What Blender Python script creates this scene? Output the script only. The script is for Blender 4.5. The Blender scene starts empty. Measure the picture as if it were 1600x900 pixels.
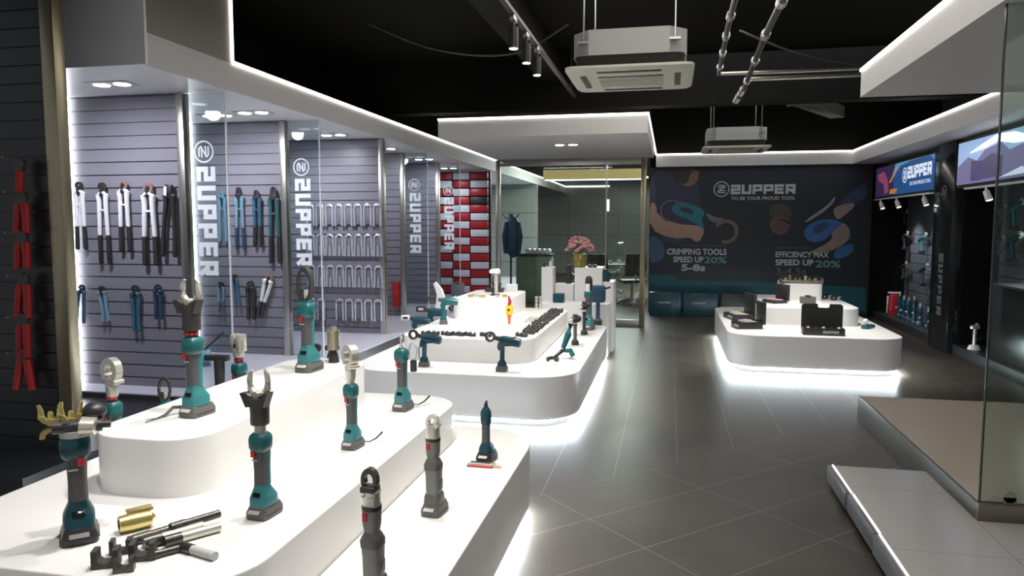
import bpy, bmesh, math, random
from mathutils import Vector, Matrix
random.seed(7)
S = bpy.context.scene
COL = S.collection
PI = math.pi

# ------------------------------------------------------------------ camera, world, exposure
cam_d = bpy.data.cameras.new('camera')
cam_d.sensor_width = 36.0
cam_d.lens = 1150.0 / 1600.0 * 36.0
cam_d.clip_start = 0.05
cam = bpy.data.objects.new('camera', cam_d)
COL.objects.link(cam)
PITCH = math.atan(98.0 / 1150.0)
YAW = math.atan(247.0 * math.cos(PITCH) / 1150.0)
cam.location = (0, 0, 1.55)
cam.rotation_euler = (PI / 2 - PITCH, 0, YAW)
S.camera = cam

w = bpy.data.worlds.new('world')
w.use_nodes = True
w.node_tree.nodes['Background'].inputs[0].default_value = (0.95, 0.96, 1.0, 1)
w.node_tree.nodes['Background'].inputs[1].default_value = 0.24
S.world = w
S.view_settings.view_transform = 'Standard'
S.view_settings.look = 'None'
S.view_settings.exposure = 0.45
S.view_settings.gamma = 1.0
S.view_settings.use_curve_mapping = False

def spot(name, loc, target, energy, size=70, blend=0.6, col=(1, 0.97, 0.93), radius=0.05):
    d = bpy.data.lights.new(name, 'SPOT')
    d.energy = energy; d.spot_size = math.radians(size); d.spot_blend = blend
    d.color = col; d.shadow_soft_size = radius
    o = bpy.data.objects.new(name, d); COL.objects.link(o)
    o.location = loc
    o.rotation_euler = (Vector(target) - Vector(loc)).to_track_quat('-Z', 'Y').to_euler()
    return o

def area(name, loc, target, energy, sx, sy, col=(1, 1, 1), spread=None):
    d = bpy.data.lights.new(name, 'AREA')
    d.energy = energy; d.shape = 'RECTANGLE'; d.size = sx; d.size_y = sy; d.color = col
    if spread: d.spread = math.radians(spread)
    o = bpy.data.objects.new(name, d); COL.objects.link(o)
    o.location = loc
    o.rotation_euler = (Vector(target) - Vector(loc)).to_track_quat('-Z', 'Y').to_euler()
    return o

# track spotlights over the three podiums
for y, e in ((1.5, 80), (2.3, 100), (3.1, 100), (3.8, 70)):
    spot('podium_spot', (-1.18, y, 3.0), (-1.6, y + 0.05, 0.6), e, 78, 0.7)
for y, e in ((5.57, 95), (6.08, 90), (6.58, 85), (7.4, 60), (8.0, 12)):
    spot('podium_spot', (-1.18, y, 2.86), (-1.55, y + 0.45, 0.5), e, 80, 0.7)
for x, y in ((1.4, 8.6), (1.6, 9.8)):
    spot('podium_spot', (x, y, 3.2), (1.55, y + 0.1, 0.6), 270, 62, 0.7)
# recessed downlights under the left canopy, one pair per bay
for i, y in enumerate((4.45, 6.0, 7.55, 9.2, 10.9, 12.6, 15.0)):
    spot('canopy_downlight', (-4.05, y - 0.15, 2.55), (-4.15, y + 0.45, 0.9), 92 if y < 9 else 55, 150, 0.9, (0.87, 0.88, 1.0), 0.06)
# downlights in the entry canopy; fill lights without fittings added to brighten the aisle
area('entry_downlight', (2.4, 3.0, 2.55), (2.4, 3.0, 0), 7, 1.2, 2.4, (1.0, 0.93, 0.85))
area('aisle_fill_light', (0.1, 5.2, 3.66), (0.1, 5.2, 0), 85, 1.6, 7.0, (1.0, 0.95, 0.88))
area('aisle_fill_light', (1.3, 10.6, 3.66), (1.3, 10.6, 0), 28, 2.6, 3.4, (0.95, 0.97, 1.0))
area('back_canopy_downlight', (-1.6, 9.9, 2.55), (-1.6, 9.9, 0), 8, 1.2, 0.2, (1, 0.98, 0.95))
area('office_light', (-1.4, 17.0, 2.9), (-1.6, 17.0, 0), 240, 3.0, 2.0, (0.92, 1.0, 0.95))

# ------------------------------------------------------------------ materials
MATS = {}
def mat(name, col, rough=0.5, metal=0.0, emit=None, es=0.0, noise=0.0, ns=8.0, spec=None, coat=0.0, bump=0.0):
    if name in MATS: return MATS[name]
    m = bpy.data.materials.new(name); m.use_nodes = True
    nt = m.node_tree; b = nt.nodes['Principled BSDF']
    b.inputs['Base Color'].default_value = (*col, 1)
    b.inputs['Roughness'].default_value = rough
    b.inputs['Metallic'].default_value = metal
    if spec is not None: b.inputs['Specular IOR Level'].default_value = spec
    if coat: b.inputs['Coat Weight'].default_value = coat
    if emit:
        b.inputs['Emission Color'].default_value = (*emit, 1)
        b.inputs['Emission Strength'].default_value = es
    if noise or bump:
        g = nt.nodes.new('ShaderNodeNewGeometry')
        n = nt.nodes.new('ShaderNodeTexNoise'); n.inputs['Scale'].default_value = ns
        n.inputs['Detail'].default_value = 4
        nt.links.new(g.outputs['Position'], n.inputs['Vector'])
        if noise:
            mx = nt.nodes.new('ShaderNodeMix'); mx.data_type = 'RGBA'
            mx.inputs[6].default_value = (*[c * (1 - noise) for c in col], 1)
            mx.inputs[7].default_value = (*[min(1, c * (1 + noise)) for c in col], 1)
            nt.links.new(n.outputs['Fac'], mx.inputs[0])
            nt.links.new(mx.outputs[2], b.inputs['Base Color'])
        if bump:
            bp = nt.nodes.new('ShaderNodeBump'); bp.inputs['Strength'].default_value = bump
            bp.inputs['Distance'].default_value = 0.01
            nt.links.new(n.outputs['Fac'], bp.inputs['Height'])
            nt.links.new(bp.outputs[0], b.inputs['Normal'])
    MATS[name] = m
    return m

def glass_mat(name, tint, refl=1.0):
    m = bpy.data.materials.new(name); m.use_nodes = True
    nt = m.node_tree; nt.nodes.remove(nt.nodes['Principled BSDF'])
    out = nt.nodes['Material Output']
    tr = nt.nodes.new('ShaderNodeBsdfTransparent'); tr.inputs[0].default_value = (*tint, 1)
    gl = nt.nodes.new('ShaderNodeBsdfGlossy'); gl.inputs['Roughness'].default_value = 0.02
    gl.inputs[0].default_value = (refl, refl, refl, 1)
    fr = nt.nodes.new('ShaderNodeFresnel'); fr.inputs[0].default_value = 1.45
    mx = nt.nodes.new('ShaderNodeMixShader')
    nt.links.new(fr.outputs[0], mx.inputs[0]); nt.links.new(tr.outputs[0], mx.inputs[1])
    nt.links.new(gl.outputs[0], mx.inputs[2]); nt.links.new(mx.outputs[0], out.inputs[0])
    MATS[name] = m
    return m

def math_node(nt, op, a, b=None, c=None):
    n = nt.nodes.new('ShaderNodeMath'); n.operation = op
    for i, v in enumerate((a, b, c)):
        if v is None: continue
        if isinstance(v, (int, float)): n.inputs[i].default_value = v
        else: nt.links.new(v, n.inputs[i])
    return n.outputs[0]

def grid_line(nt, coord, origin, step, width):
    """1 where coord lies on a joint of a grid of that step"""
    t = math_node(nt, 'SUBTRACT', coord, origin)
    t = math_node(nt, 'DIVIDE', t, step)
    f = math_node(nt, 'FRACT', t)
    f = math_node(nt, 'SUBTRACT', f, 0.5)
    f = math_node(nt, 'ABSOLUTE', f)
    return math_node(nt, 'GREATER_THAN', f, 0.5 - width / step / 2)

def floor_mat():
    m = bpy.data.materials.new('floor_tiles'); m.use_nodes = True
    nt = m.node_tree; b = nt.nodes['Principled BSDF']
    g = nt.nodes.new('ShaderNodeNewGeometry'); sp = nt.nodes.new('ShaderNodeSeparateXYZ')
    nt.links.new(g.outputs['Position'], sp.inputs[0])
    X, Y = sp.outputs[0], sp.outputs[1]
    w_ = 0.007
    # straight field: long tiles along the aisle
    a = grid_line(nt, X, 0.072, 0.3865, w_)
    row = math_node(nt, 'FLOOR', math_node(nt, 'DIVIDE', math_node(nt, 'SUBTRACT', X, 0.072), 0.3865))
    ys = math_node(nt, 'ADD', Y, math_node(nt, 'MULTIPLY', row, 0.27))
    c = grid_line(nt, ys, 0.1, 0.80, w_ * 0.6)
    straight = math_node(nt, 'MAXIMUM', a, math_node(nt, 'MULTIPLY', c, 0.45))
    # diagonal field near the entrance
    U = math_node(nt, 'MULTIPLY', math_node(nt, 'SUBTRACT', Y, X), 0.7071)
    V = math_node(nt, 'MULTIPLY', math_node(nt, 'ADD', Y, X), 0.7071)
    d1 = grid_line(nt, U, 3.37, 0.42, w_)
    d2 = grid_line(nt, V, 2.40, 0.84, w_)
    diag = math_node(nt, 'MAXIMUM', d1, d2)
    near = math_node(nt, 'LESS_THAN', U, 3.37)
    mixv = math_node(nt, 'ADD', math_node(nt, 'MULTIPLY', diag, near),
                     math_node(nt, 'MULTIPLY', straight, math_node(nt, 'SUBTRACT', 1.0, near)))
    n = nt.nodes.new('ShaderNodeTexNoise'); n.inputs['Scale'].default_value = 1.6; n.inputs['Detail'].default_value = 8
    n.inputs['Roughness'].default_value = 0.65
    nt.links.new(g.outputs['Position'], n.inputs['Vector'])
    cr = nt.nodes.new('ShaderNodeValToRGB')
    cr.color_ramp.elements[0].position = 0.3; cr.color_ramp.elements[0].color = (0.040, 0.033, 0.026, 1)
    cr.color_ramp.elements[1].position = 0.75; cr.color_ramp.elements[1].color = (0.088, 0.074, 0.059, 1)
    nt.links.new(n.outputs['Fac'], cr.inputs[0])
    mx = nt.nodes.new('ShaderNodeMix'); mx.data_type = 'RGBA'
    nt.links.new(mixv, mx.inputs[0]); nt.links.new(cr.outputs[0], mx.inputs[6])
    mx.inputs[7].default_value = (0.17, 0.15, 0.125, 1)
    nt.links.new(mx.outputs[2], b.inputs['Base Color'])
    r = nt.nodes.new('ShaderNodeMapRange'); r.inputs[3].default_value = 0.26; r.inputs[4].default_value = 0.42
    nt.links.new(n.outputs['Fac'], r.inputs[0]); nt.links.new(r.outputs[0], b.inputs['Roughness'])
    return m

def tile_mat(name, col, joint, x0, sx, y0, sy, rough, axes='XY', w_=0.006):
    m = bpy.data.materials.new(name); m.use_nodes = True
    nt = m.node_tree; b = nt.nodes['Principled BSDF']
    g = nt.nodes.new('ShaderNodeNewGeometry'); sp = nt.nodes.new('ShaderNodeSeparateXYZ')
    nt.links.new(g.outputs['Position'], sp.inputs[0])
    ax = {'X': 0, 'Y': 1, 'Z': 2}
    j = math_node(nt, 'MAXIMUM', grid_line(nt, sp.outputs[ax[axes[0]]], x0, sx, w_),
                  grid_line(nt, sp.outputs[ax[axes[1]]], y0, sy, w_))
    mx = nt.nodes.new('ShaderNodeMix'); mx.data_type = 'RGBA'
    nt.links.new(j, mx.inputs[0]); mx.inputs[6].default_value = (*col, 1); mx.inputs[7].default_value = (*joint, 1)
    nt.links.new(mx.outputs[2], b.inputs['Base Color']); b.inputs['Roughness'].default_value = rough
    MATS[name] = m
    return m

M_floor = floor_mat()
M_black = mat('ceiling_black', (0.004, 0.004, 0.0036), 0.85, noise=0.3, ns=1.5, spec=0.15)
M_beam = mat('beam_grey', (0.005, 0.005, 0.0045), 0.75, spec=0.2)
M_duct = mat('duct_metal', (0.10, 0.09, 0.075), 0.45, 0.4)
M_canopy = mat('canopy_paint', (0.60, 0.59, 0.58), 0.55, noise=0.03, ns=3)
M_canopy_lit = mat('canopy_paint_lit', (0.86, 0.87, 0.90), 0.35, noise=0.02, ns=3)  # canopy paint made lighter, the light on the underside is in the colour
M_white = mat('podium_lacquer', (0.80, 0.79, 0.77), 0.28, noise=0.01)
M_led = mat('led_white', (1, 1, 1), 0.5, emit=(1.0, 0.95, 0.86), es=4.0)
M_led_cool = mat('led_cool', (1, 1, 1), 0.5, emit=(0.82, 0.93, 1.0), es=150.0)
M_led_bay = mat('led_bay', (1, 1, 1), 0.5, emit=(0.95, 0.96, 1.0), es=5.0)
M_lip = mat('podium_lip', (0.8, 0.82, 0.84), 0.3, emit=(0.85, 0.93, 1.0), es=0.0)
M_slat = mat('slat_lavender', (0.205, 0.198, 0.230), 0.34, noise=0.06, ns=2)
M_slat_bay = mat('slat_bay', (0.10, 0.105, 0.12), 0.35, noise=0.1, ns=2)
M_slat_dark = mat('slat_charcoal_unlit', (0.020, 0.022, 0.026), 0.30, noise=0.1, ns=2)  # charcoal, with the lack of light on the near partition also in the colour
M_steel = mat('brushed_steel', (0.50, 0.48, 0.44), 0.28, 0.9, noise=0.05)
M_brass = mat('brass_trim', (0.36, 0.32, 0.22), 0.3, 0.9, noise=0.1, ns=5)
M_base = mat('plinth_lilac', (0.55, 0.55, 0.62), 0.35, noise=0.03)
M_darkface = mat('plinth_dark', (0.05, 0.05, 0.055), 0.4)
M_glass = glass_mat('display_glass', (0.86, 0.91, 0.91), 0.55)
M_glass_room = glass_mat('office_glass', (0.86, 0.90, 0.88), 0.5)
M_glass_case = glass_mat('cabinet_glass', (0.84, 0.91, 0.87), 0.6)
M_letter = mat('frosted_letter', (0.80, 0.84, 0.86), 0.6)
M_letter_grey = mat('print_grey', (0.50, 0.50, 0.51), 0.6)
M_letter_white = mat('print_white', (0.8, 0.8, 0.8), 0.6)
M_letter_teal = mat('print_teal', (0.15, 0.30, 0.29), 0.6)
M_teal = mat('teal_plastic', (0.014, 0.115, 0.122), 0.35, noise=0.08, ns=20)
M_teal_light = mat('teal_bright', (0.04, 0.20, 0.21), 0.35)
M_teal_deep = mat('teal_deep', (0.008, 0.055, 0.075), 0.35)
M_grip = mat('grip_rubber', (0.085, 0.085, 0.085), 0.6, noise=0.1, ns=60)
M_grey_plastic = mat('grey_plastic', (0.19, 0.19, 0.18), 0.45, noise=0.05)
M_dark = mat('dark_plastic', (0.028, 0.027, 0.027), 0.4)
M_batt = mat('battery_grey', (0.12, 0.115, 0.11), 0.4)
M_label = mat('label_silver', (0.50, 0.50, 0.48), 0.4)
M_red = mat('trigger_red', (0.50, 0.02, 0.03), 0.4)
M_redcloth = mat('grip_red', (0.40, 0.012, 0.015), 0.5)
M_chrome = mat('nickel', (0.70, 0.68, 0.60), 0.30, 0.65, noise=0.05)
M_iron = mat('dark_iron', (0.10, 0.095, 0.085), 0.35, 0.8)
M_gold = mat('brass_gold', (0.70, 0.58, 0.22), 0.28, 0.8)
M_guard = mat('guard_black', (0.045, 0.042, 0.038), 0.42)
M_blue = mat('handle_blue', (0.035, 0.11, 0.18), 0.4)
M_pblue = mat('handle_paleblue', (0.15, 0.28, 0.36), 0.4)
M_wht = mat('tool_white', (0.75, 0.75, 0.75), 0.35)
M_navy = mat('navy_plastic', (0.02, 0.06, 0.12), 0.4)
M_yellow = mat('tool_yellow', (0.85, 0.55, 0.02), 0.4)
M_orange = mat('tool_orange', (0.75, 0.14, 0.03), 0.4)
M_screenoff = mat('display_black', (0.01, 0.01, 0.012), 0.15)

# ------------------------------------------------------------------ mesh collector
class B:
    def __init__(s): s.bm = bmesh.new(); s.M = Matrix()
    def _t(s, vs):
        if s.M != Matrix():
            for v in vs: v.co = s.M @ v.co
    def box(s, x0, x1, y0, y1, z0, z1, bev=0.0):
        r = bmesh.ops.create_cube(s.bm, size=1); vs = r['verts']
        for v in vs:
            v.co = Vector(((x0 + x1) / 2 + v.co.x * (x1 - x0), (y0 + y1) / 2 + v.co.y * (y1 - y0), (z0 + z1) / 2 + v.co.z * (z1 - z0)))
        if bev:
            es = list({e for v in vs for e in v.link_edges})
            r2 = bmesh.ops.bevel(s.bm, geom=es, offset=bev, segments=2, affect='EDGES', profile=0.5)
            vs = list({v for f in r2['faces'] for v in f.verts} | {v for v in vs if v.is_valid})
            # bevel keeps every face of this box connected: gather the island
            isl = set(vs); st = list(vs)
            while st:
                v = st.pop()
                for e in v.link_edges:
                    o = e.other_vert(v)
                    if o not in isl: isl.add(o); st.append(o)
            vs = list(isl)
        s._t(vs); return s
    def rings(s, rings, cap=True, closed=False):
        vr = [[s.bm.verts.new(s.M @ Vector(p)) for p in r] for r in rings]
        n = len(vr[0])
        rng = range(len(vr)) if closed else range(len(vr) - 1)
        for i in rng:
            a, b = vr[i], vr[(i + 1) % len(vr)]
            for k in range(n):
                try: s.bm.faces.new((a[k], a[(k + 1) % n], b[(k + 1) % n], b[k]))
                except ValueError: pass
        if cap and not closed:
            s.bm.faces.new(list(reversed(vr[0]))); s.bm.faces.new(vr[-1])
        return s
    def loft(s, secs, n=20, p=3.0):
        """secs: (z, half_x, half_y[, cx, cy]) superellipse sections"""
        R = []
        for q in secs:
            z, hx, hy = q[:3]; cx, cy = (q[3], q[4]) if len(q) > 3 else (0, 0)
            r = []
            for k in range(n):
                a = 2 * PI * k / n; c, d = math.cos(a), math.sin(a)
                r.append((cx + hx * math.copysign(abs(c) ** (2 / p), c), cy + hy * math.copysign(abs(d) ** (2 / p), d), z))
            R.append(r)
        return s.rings(R)
    def tube(s, pts, r, n=8, closed=False):
        P = [Vector(p) for p in pts]; R = []
        rr = r if isinstance(r, (list, tuple)) else [r] * len(P)
        up = Vector((0, 0, 1))
        for i, p in enumerate(P):
            if closed: d = P[(i + 1) % len(P)] - P[i - 1]
            else: d = P[min(i + 1, len(P) - 1)] - P[max(i - 1, 0)]
            d.normalize()
            u = up if abs(d.dot(up)) < 0.95 else Vector((0, 1, 0))
            a = d.cross(u).normalized(); b = a.cross(d).normalized()
            R.append([p + (a * math.cos(2 * PI * k / n) + b * math.sin(2 * PI * k / n)) * rr[i] for k in range(n)])
        return s.rings(R, closed=closed)
    def cyl(s, p0, p1, r0, r1=None, n=16):
        r1 = r0 if r1 is None else r1
        return s.tube([p0, p1], [r0, r1], n)
    def prism(s, poly, t0, t1, plane='XZ'):
        """poly of 2-d points, extruded along the third axis from t0 to t1"""
        def f(p, t):
            return {'XZ': (p[0], t, p[1]), 'XY': (p[0], p[1], t), 'YZ': (t, p[0], p[1])}[plane]
        return s.rings([[f(p, t0) for p in poly], [f(p, t1) for p in poly]])
    def arc(s, c, ro, ri, a0, a1, t0, t1, plane='XZ', n=18, sx=1.0):
        """flat C or ring of rectangular section"""
        full = abs(a1 - a0) >= 359.9
        R = []
        for k in range(n if full else n + 1):
            a = math.radians(a0 + (a1 - a0) * k / n); ca, sa = math.cos(a) * sx, math.sin(a)
            q = [(c[0] + ri * ca, c[1] + ri * sa, t0), (c[0] + ro * ca, c[1] + ro * sa, t0),
                 (c[0] + ro * ca, c[1] + ro * sa, t1), (c[0] + ri * ca, c[1] + ri * sa, t1)]
            f = {'XZ': lambda p: (p[0], p[2], p[1]), 'XY': lambda p: p, 'YZ': lambda p: (p[2], p[0], p[1])}[plane]
            R.append([f(p) for p in q])
        return s.rings(R, closed=full)
    def ball(s, c, r, sc=(1, 1, 1), u=10, v=8):
        q = bmesh.ops.create_uvsphere(s.bm, u_segments=u, v_segments=v, radius=r)['verts']
        for x in q: x.co = Vector((c[0] + x.co.x * sc[0], c[1] + x.co.y * sc[1], c[2] + x.co.z * sc[2]))
        s._t(q); return s
    def obj(s, name, m, parent=None, smooth=True):
        me = bpy.data.meshes.new(name)
        bmesh.ops.recalc_face_normals(s.bm, faces=s.bm.faces[:])
        s.bm.to_mesh(me); s.bm.free()
        for mm in (m if isinstance(m, (list, tuple)) else [m]): me.materials.append(mm)
        if smooth:
            me.polygons.foreach_set('use_smooth', [True] * len(me.polygons))
            me.set_sharp_from_angle(angle=math.radians(32))
        o = bpy.data.objects.new(name, me); COL.objects.link(o)
        if parent is not None: o.parent = parent
        return o

def thing(name, label, cat, loc=(0, 0, 0), rz=0.0, group=None, scale=1.0):
    o = bpy.data.objects.new(name, None); COL.objects.link(o)
    o.empty_display_size = 0.05
    o.location = loc; o.rotation_euler = (0, 0, rz); o.scale = (scale,) * 3
    o['label'] = label; o['category'] = cat
    if group: o['group'] = group
    return o
def tag(o, label, cat, group=None):
    o['label'] = label; o['category'] = cat
    if group: o['group'] = group
    return o
def struct(b, name, m, smooth=False):
    o = b.obj(name, m, None, smooth); o['kind'] = 'structure'; return o
def kids(o): return [c for c in COL.objects if c.parent == o]
def dup(src, loc, label, rz=None, group=None, scale=None):
    r = src.copy(); COL.objects.link(r); r.location = loc
    if rz is not None: r.rotation_euler = (0, 0, rz)
    if scale is not None: r.scale = (scale,) * 3
    r['label'] = label
    if group: r['group'] = group
    for ch in kids(src):
        c = ch.copy(); COL.objects.link(c); c.parent = r
        for g in kids(ch):
            d = g.copy(); COL.objects.link(d); d.parent = c
    return r
ORD = ['first', 'second', 'third', 'fourth', 'fifth', 'sixth', 'seventh', 'eighth', 'ninth', 'tenth', 'eleventh', 'twelfth', 'thirteenth', 'fourteenth', 'fifteenth', 'sixteenth']

# lettering: block strokes like the shop's own wordmark, 1 unit high
GL = {'Z': [[(0, 1), (1, 1), (1, .5), (0, .5), (0, 0), (1, 0)]],
      'U': [[(0, 1), (0, 0), (1, 0), (1, 1)]],
      'P': [[(0, 0), (0, 1), (1, 1), (1, .40), (.55, .40)], [(.6, .40), (.08, .40)]],
      'E': [[(.95, 1), (0, 1), (0, 0), (.95, 0)], [(.05, .5), (.85, .5)]],
      'R': [[(0, 0), (0, 1), (1, 1), (1, .40), (.55, .40)], [(.6, .40), (.08, .40)], [(.5, .36), (1, 0)]]}
def stroke(b, pts, t, f, th):
    """one continuous ribbon with mitred corners"""
    V = [Vector(p) for p in pts]; A, C = [], []
    for i, p in enumerate(V):
        d0 = (V[i] - V[i - 1]).normalized() if i else None
        d1 = (V[i + 1] - V[i]).normalized() if i < len(V) - 1 else None
        if d0 is None: d0 = d1; p = p - d1 * t / 2
        if d1 is None: d1 = d0; p = p + d0 * t / 2
        n0 = Vector((-d0.y, d0.x)); n1 = Vector((-d1.y, d1.x)); m = (n0 + n1)
        m = m / max(0.35, (1 + n0.dot(n1)))
        A.append(p + m * t / 2); C.append(p - m * t / 2)
    b.rings([[f(a.x, a.y, 0), f(a.x, a.y, th), f(c.x, c.y, th), f(c.x, c.y, 0)] for a, c in zip(A, C)])
def wordmark(b, f, h=1.0, t=0.24, th=0.002, text='ZUPPER', gap=0.24, sx=0.70):
    """letters h high, each sx*h wide, gap*h apart"""
    x = 0.0
    for ch in text:
        for q, st in enumerate(GL[ch]):
            stroke(b, [((x + t / 2 + p[0] * (sx - t)) * h, (t / 2 + p[1] * (1 - t)) * h) for p in st], t * h, f, th * (1 + .2 * q))
        x += sx + gap
    return (x - gap) * h
def emblem(b, f, cx, cy, r, th=0.002):
    n = 28
    R = []
    for k in range(n):
        a = 2 * PI * k / n
        R.append([f(cx + q * math.cos(a), cy + q * math.sin(a), z) for q, z in ((r * .86, 0), (r, 0), (r, th), (r * .86, th))])
    b.rings(R, closed=True)
    u = r * 0.30
    for off in (0,):
        stroke(b, [(cx - u * 1.3, cy + u * 1.55), (cx + u * .9, cy + u * 1.55), (cx + u * 1.5, cy + u * .9), (cx - u * 1.5, cy - u * .9), (cx - u * .9, cy - u * 1.55), (cx + u * 1.3, cy - u * 1.55)], r * .15, f, th)
        stroke(b, [(cx - u * 1.5, cy + u * .6), (cx + u * .5, cy + u * .75)], r * .13, f, th)
        stroke(b, [(cx - u * .5, cy - u * .75), (cx + u * 1.5, cy - u * .6)], r * .13, f, th)

def text_mesh(name, body, m, parent, origin, width, height, plane, bold=0.0, align='LEFT'):
    """flat lettering from the built-in font, fitted to width x height; plane gives the axes"""
    c = bpy.data.curves.new('t', 'FONT'); c.body = body; c.offset = bold; c.resolution_u = 3; c.extrude = 0.0
    o = bpy.data.objects.new('t', c)
    COL.objects.link(o)
    dg = bpy.context.evaluated_depsgraph_get()
    me = bpy.data.meshes.new_from_object(o.evaluated_get(dg))
    bpy.data.objects.remove(o); bpy.data.curves.remove(c)
    xs = [v.co.x for v in me.vertices]; ys = [v.co.y for v in me.vertices]
    x0, x1, y0, y1 = min(xs), max(xs), min(ys), max(ys)
    for v in me.vertices:
        u = (v.co.x - x0) / (x1 - x0) * width; q = (v.co.y - y0) / (y1 - y0) * height
        v.co = Vector(plane(u, q))
    me.materials.append(m)
    t = bpy.data.objects.new(name, me); COL.objects.link(t); t.parent = parent; t.location = origin
    return t

# ================================================================== the room
struct(B().box(-6.2, 7.0, -3.0, 25.0, -0.1, 0.0), 'floor', M_floor)
struct(B().box(-6.2, 7.0, -3.0, 25.0, 3.70, 3.8), 'ceiling', M_black)
struct(B().box(-4.87, -4.79, 3.70, 24.0, 0.0, 2.6), 'wall_left', M_slat)
struct(B().box(-4.87, -4.79, 3.70, 24.0, 2.6, 3.7), 'wall_left_upper', M_black)
struct(B().box(4.3, 4.4, -3.0, 13.6, 0.0, 3.7), 'wall_right', M_darkface)
struct(B().box(-0.36, 4.4, 13.40, 13.55, 0.0, 3.7), 'wall_back', M_black)
tile_mat('office_wall', (0.22, 0.23, 0.22), (0.11, 0.115, 0.11), 0.0, 1.6, 0.62, 0.62, 0.25, 'XZ', 0.02)
struct(B().box(-4.75, 3.0, 23.6, 23.7, 0.0, 3.7), 'wall_office_back', MATS['office_wall'])
struct(B().box(-0.36, -0.26, 13.55, 23.6, 0.0, 3.7), 'wall_office_right', MATS['office_wall'])
struct(B().box(-4.75, -3.27, 18.3, 18.4, 0.24, 2.57), 'wall_office_left', MATS['office_wall'])

# ceiling beams
struct(B().box(-6.2, 7.0, 9.6, 9.85, 3.05, 3.70), 'trim_1', M_beam)
struct(B().box(-1.62, -1.38, -3.0, 9.6, 3.35, 3.70), 'trim_2', M_beam)
struct(B().box(-6.2, 7.0, 5.0, 5.2, 3.45, 3.70), 'trim_3', M_beam)

# left canopy: underside, fascia
struct(B().box(-4.79, -3.30, 4.20, 18.3, 2.575, 2.77), 'trim_4', M_canopy_lit)
struct(B().box(-3.30, -3.27, 4.20, 23.5, 2.57, 2.77), 'trim_5', M_canopy)
# bulkhead block over the near end of the canopy
struct(B().box(-4.75, -3.27, 4.20, 5.13, 2.77, 3.70), 'trim_6', mat('bulkhead_shaded', (0.27, 0.25, 0.22), 0.5, noise=0.04))  # brown-grey tone puts the shade of the side face into the colour
struct(B().box(-4.75, -3.27, 4.18, 4.20, 2.57, 3.70), 'trim_16', M_canopy_lit)  # thin sheet added to lighten the front face, light put into its colour
# the canopy in front of the office
struct(B().box(-2.68, -0.26, 8.38, 11.46, 2.57, 2.77), 'trim_7', M_canopy)
# back canopy, right canopy, entry canopy
struct(B().box(-0.26, 3.0, 13.26, 13.42, 2.57, 2.77), 'trim_8', M_canopy)
struct(B().box(2.95, 4.3, -3.0, 13.42, 2.57, 2.77), 'trim_9', M_canopy)
struct(B().box(1.47, 2.95, -2.5, 6.45, 2.57, 2.77), 'trim_10', M_canopy)

# led strips along the canopy tops
def led(name_label, x0, x1, y0, y1, z0, z1, m=None):
    return tag(B().box(x0, x1, y0, y1, z0, z1).obj('light_strip', m or M_led, None, False), name_label, 'light strip')
led('long white light line along top edge of the left canopy', -3.285, -3.258, 5.13, 23.5, 2.77, 2.792)
led('upright light line on the bulkhead above the left canopy', -3.280, -3.258, 5.12, 5.145, 2.79, 3.69)
led('light line turning across at the far end of the office', -3.25, -1.90, 23.58, 23.60, 2.765, 2.80)
led('light line along the front top edge of the canopy before the office', -2.68, -0.25, 8.368, 8.395, 2.77, 2.792)
led('light line along the right top edge of the canopy before the office', -0.275, -0.248, 8.39, 13.25, 2.77, 2.792)
led('light line on top of the fascia above the dark wall mural', -0.24, 2.95, 13.248, 13.275, 2.77, 2.792)
led('long light line along the right canopy above the display bays', 2.938, 2.965, 6.46, 13.25, 2.77, 2.792)
led('light line on the top left edge of the entry canopy', 1.458, 1.485, -2.0, 6.45, 2.77, 2.792)

# raised plinths along both walls
struct(B().box(-4.75, -3.13, 4.9, 18.3, 0.0, 0.235), 'trim_11', M_darkface)
struct(B().box(-4.75, -3.12, 4.9, 18.3, 0.235, 0.245), 'trim_12', M_base)
struct(B().box(-6.2, -3.36, 3.2, 4.9, 0.0, 0.20), 'trim_13', M_slat_dark)

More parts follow.
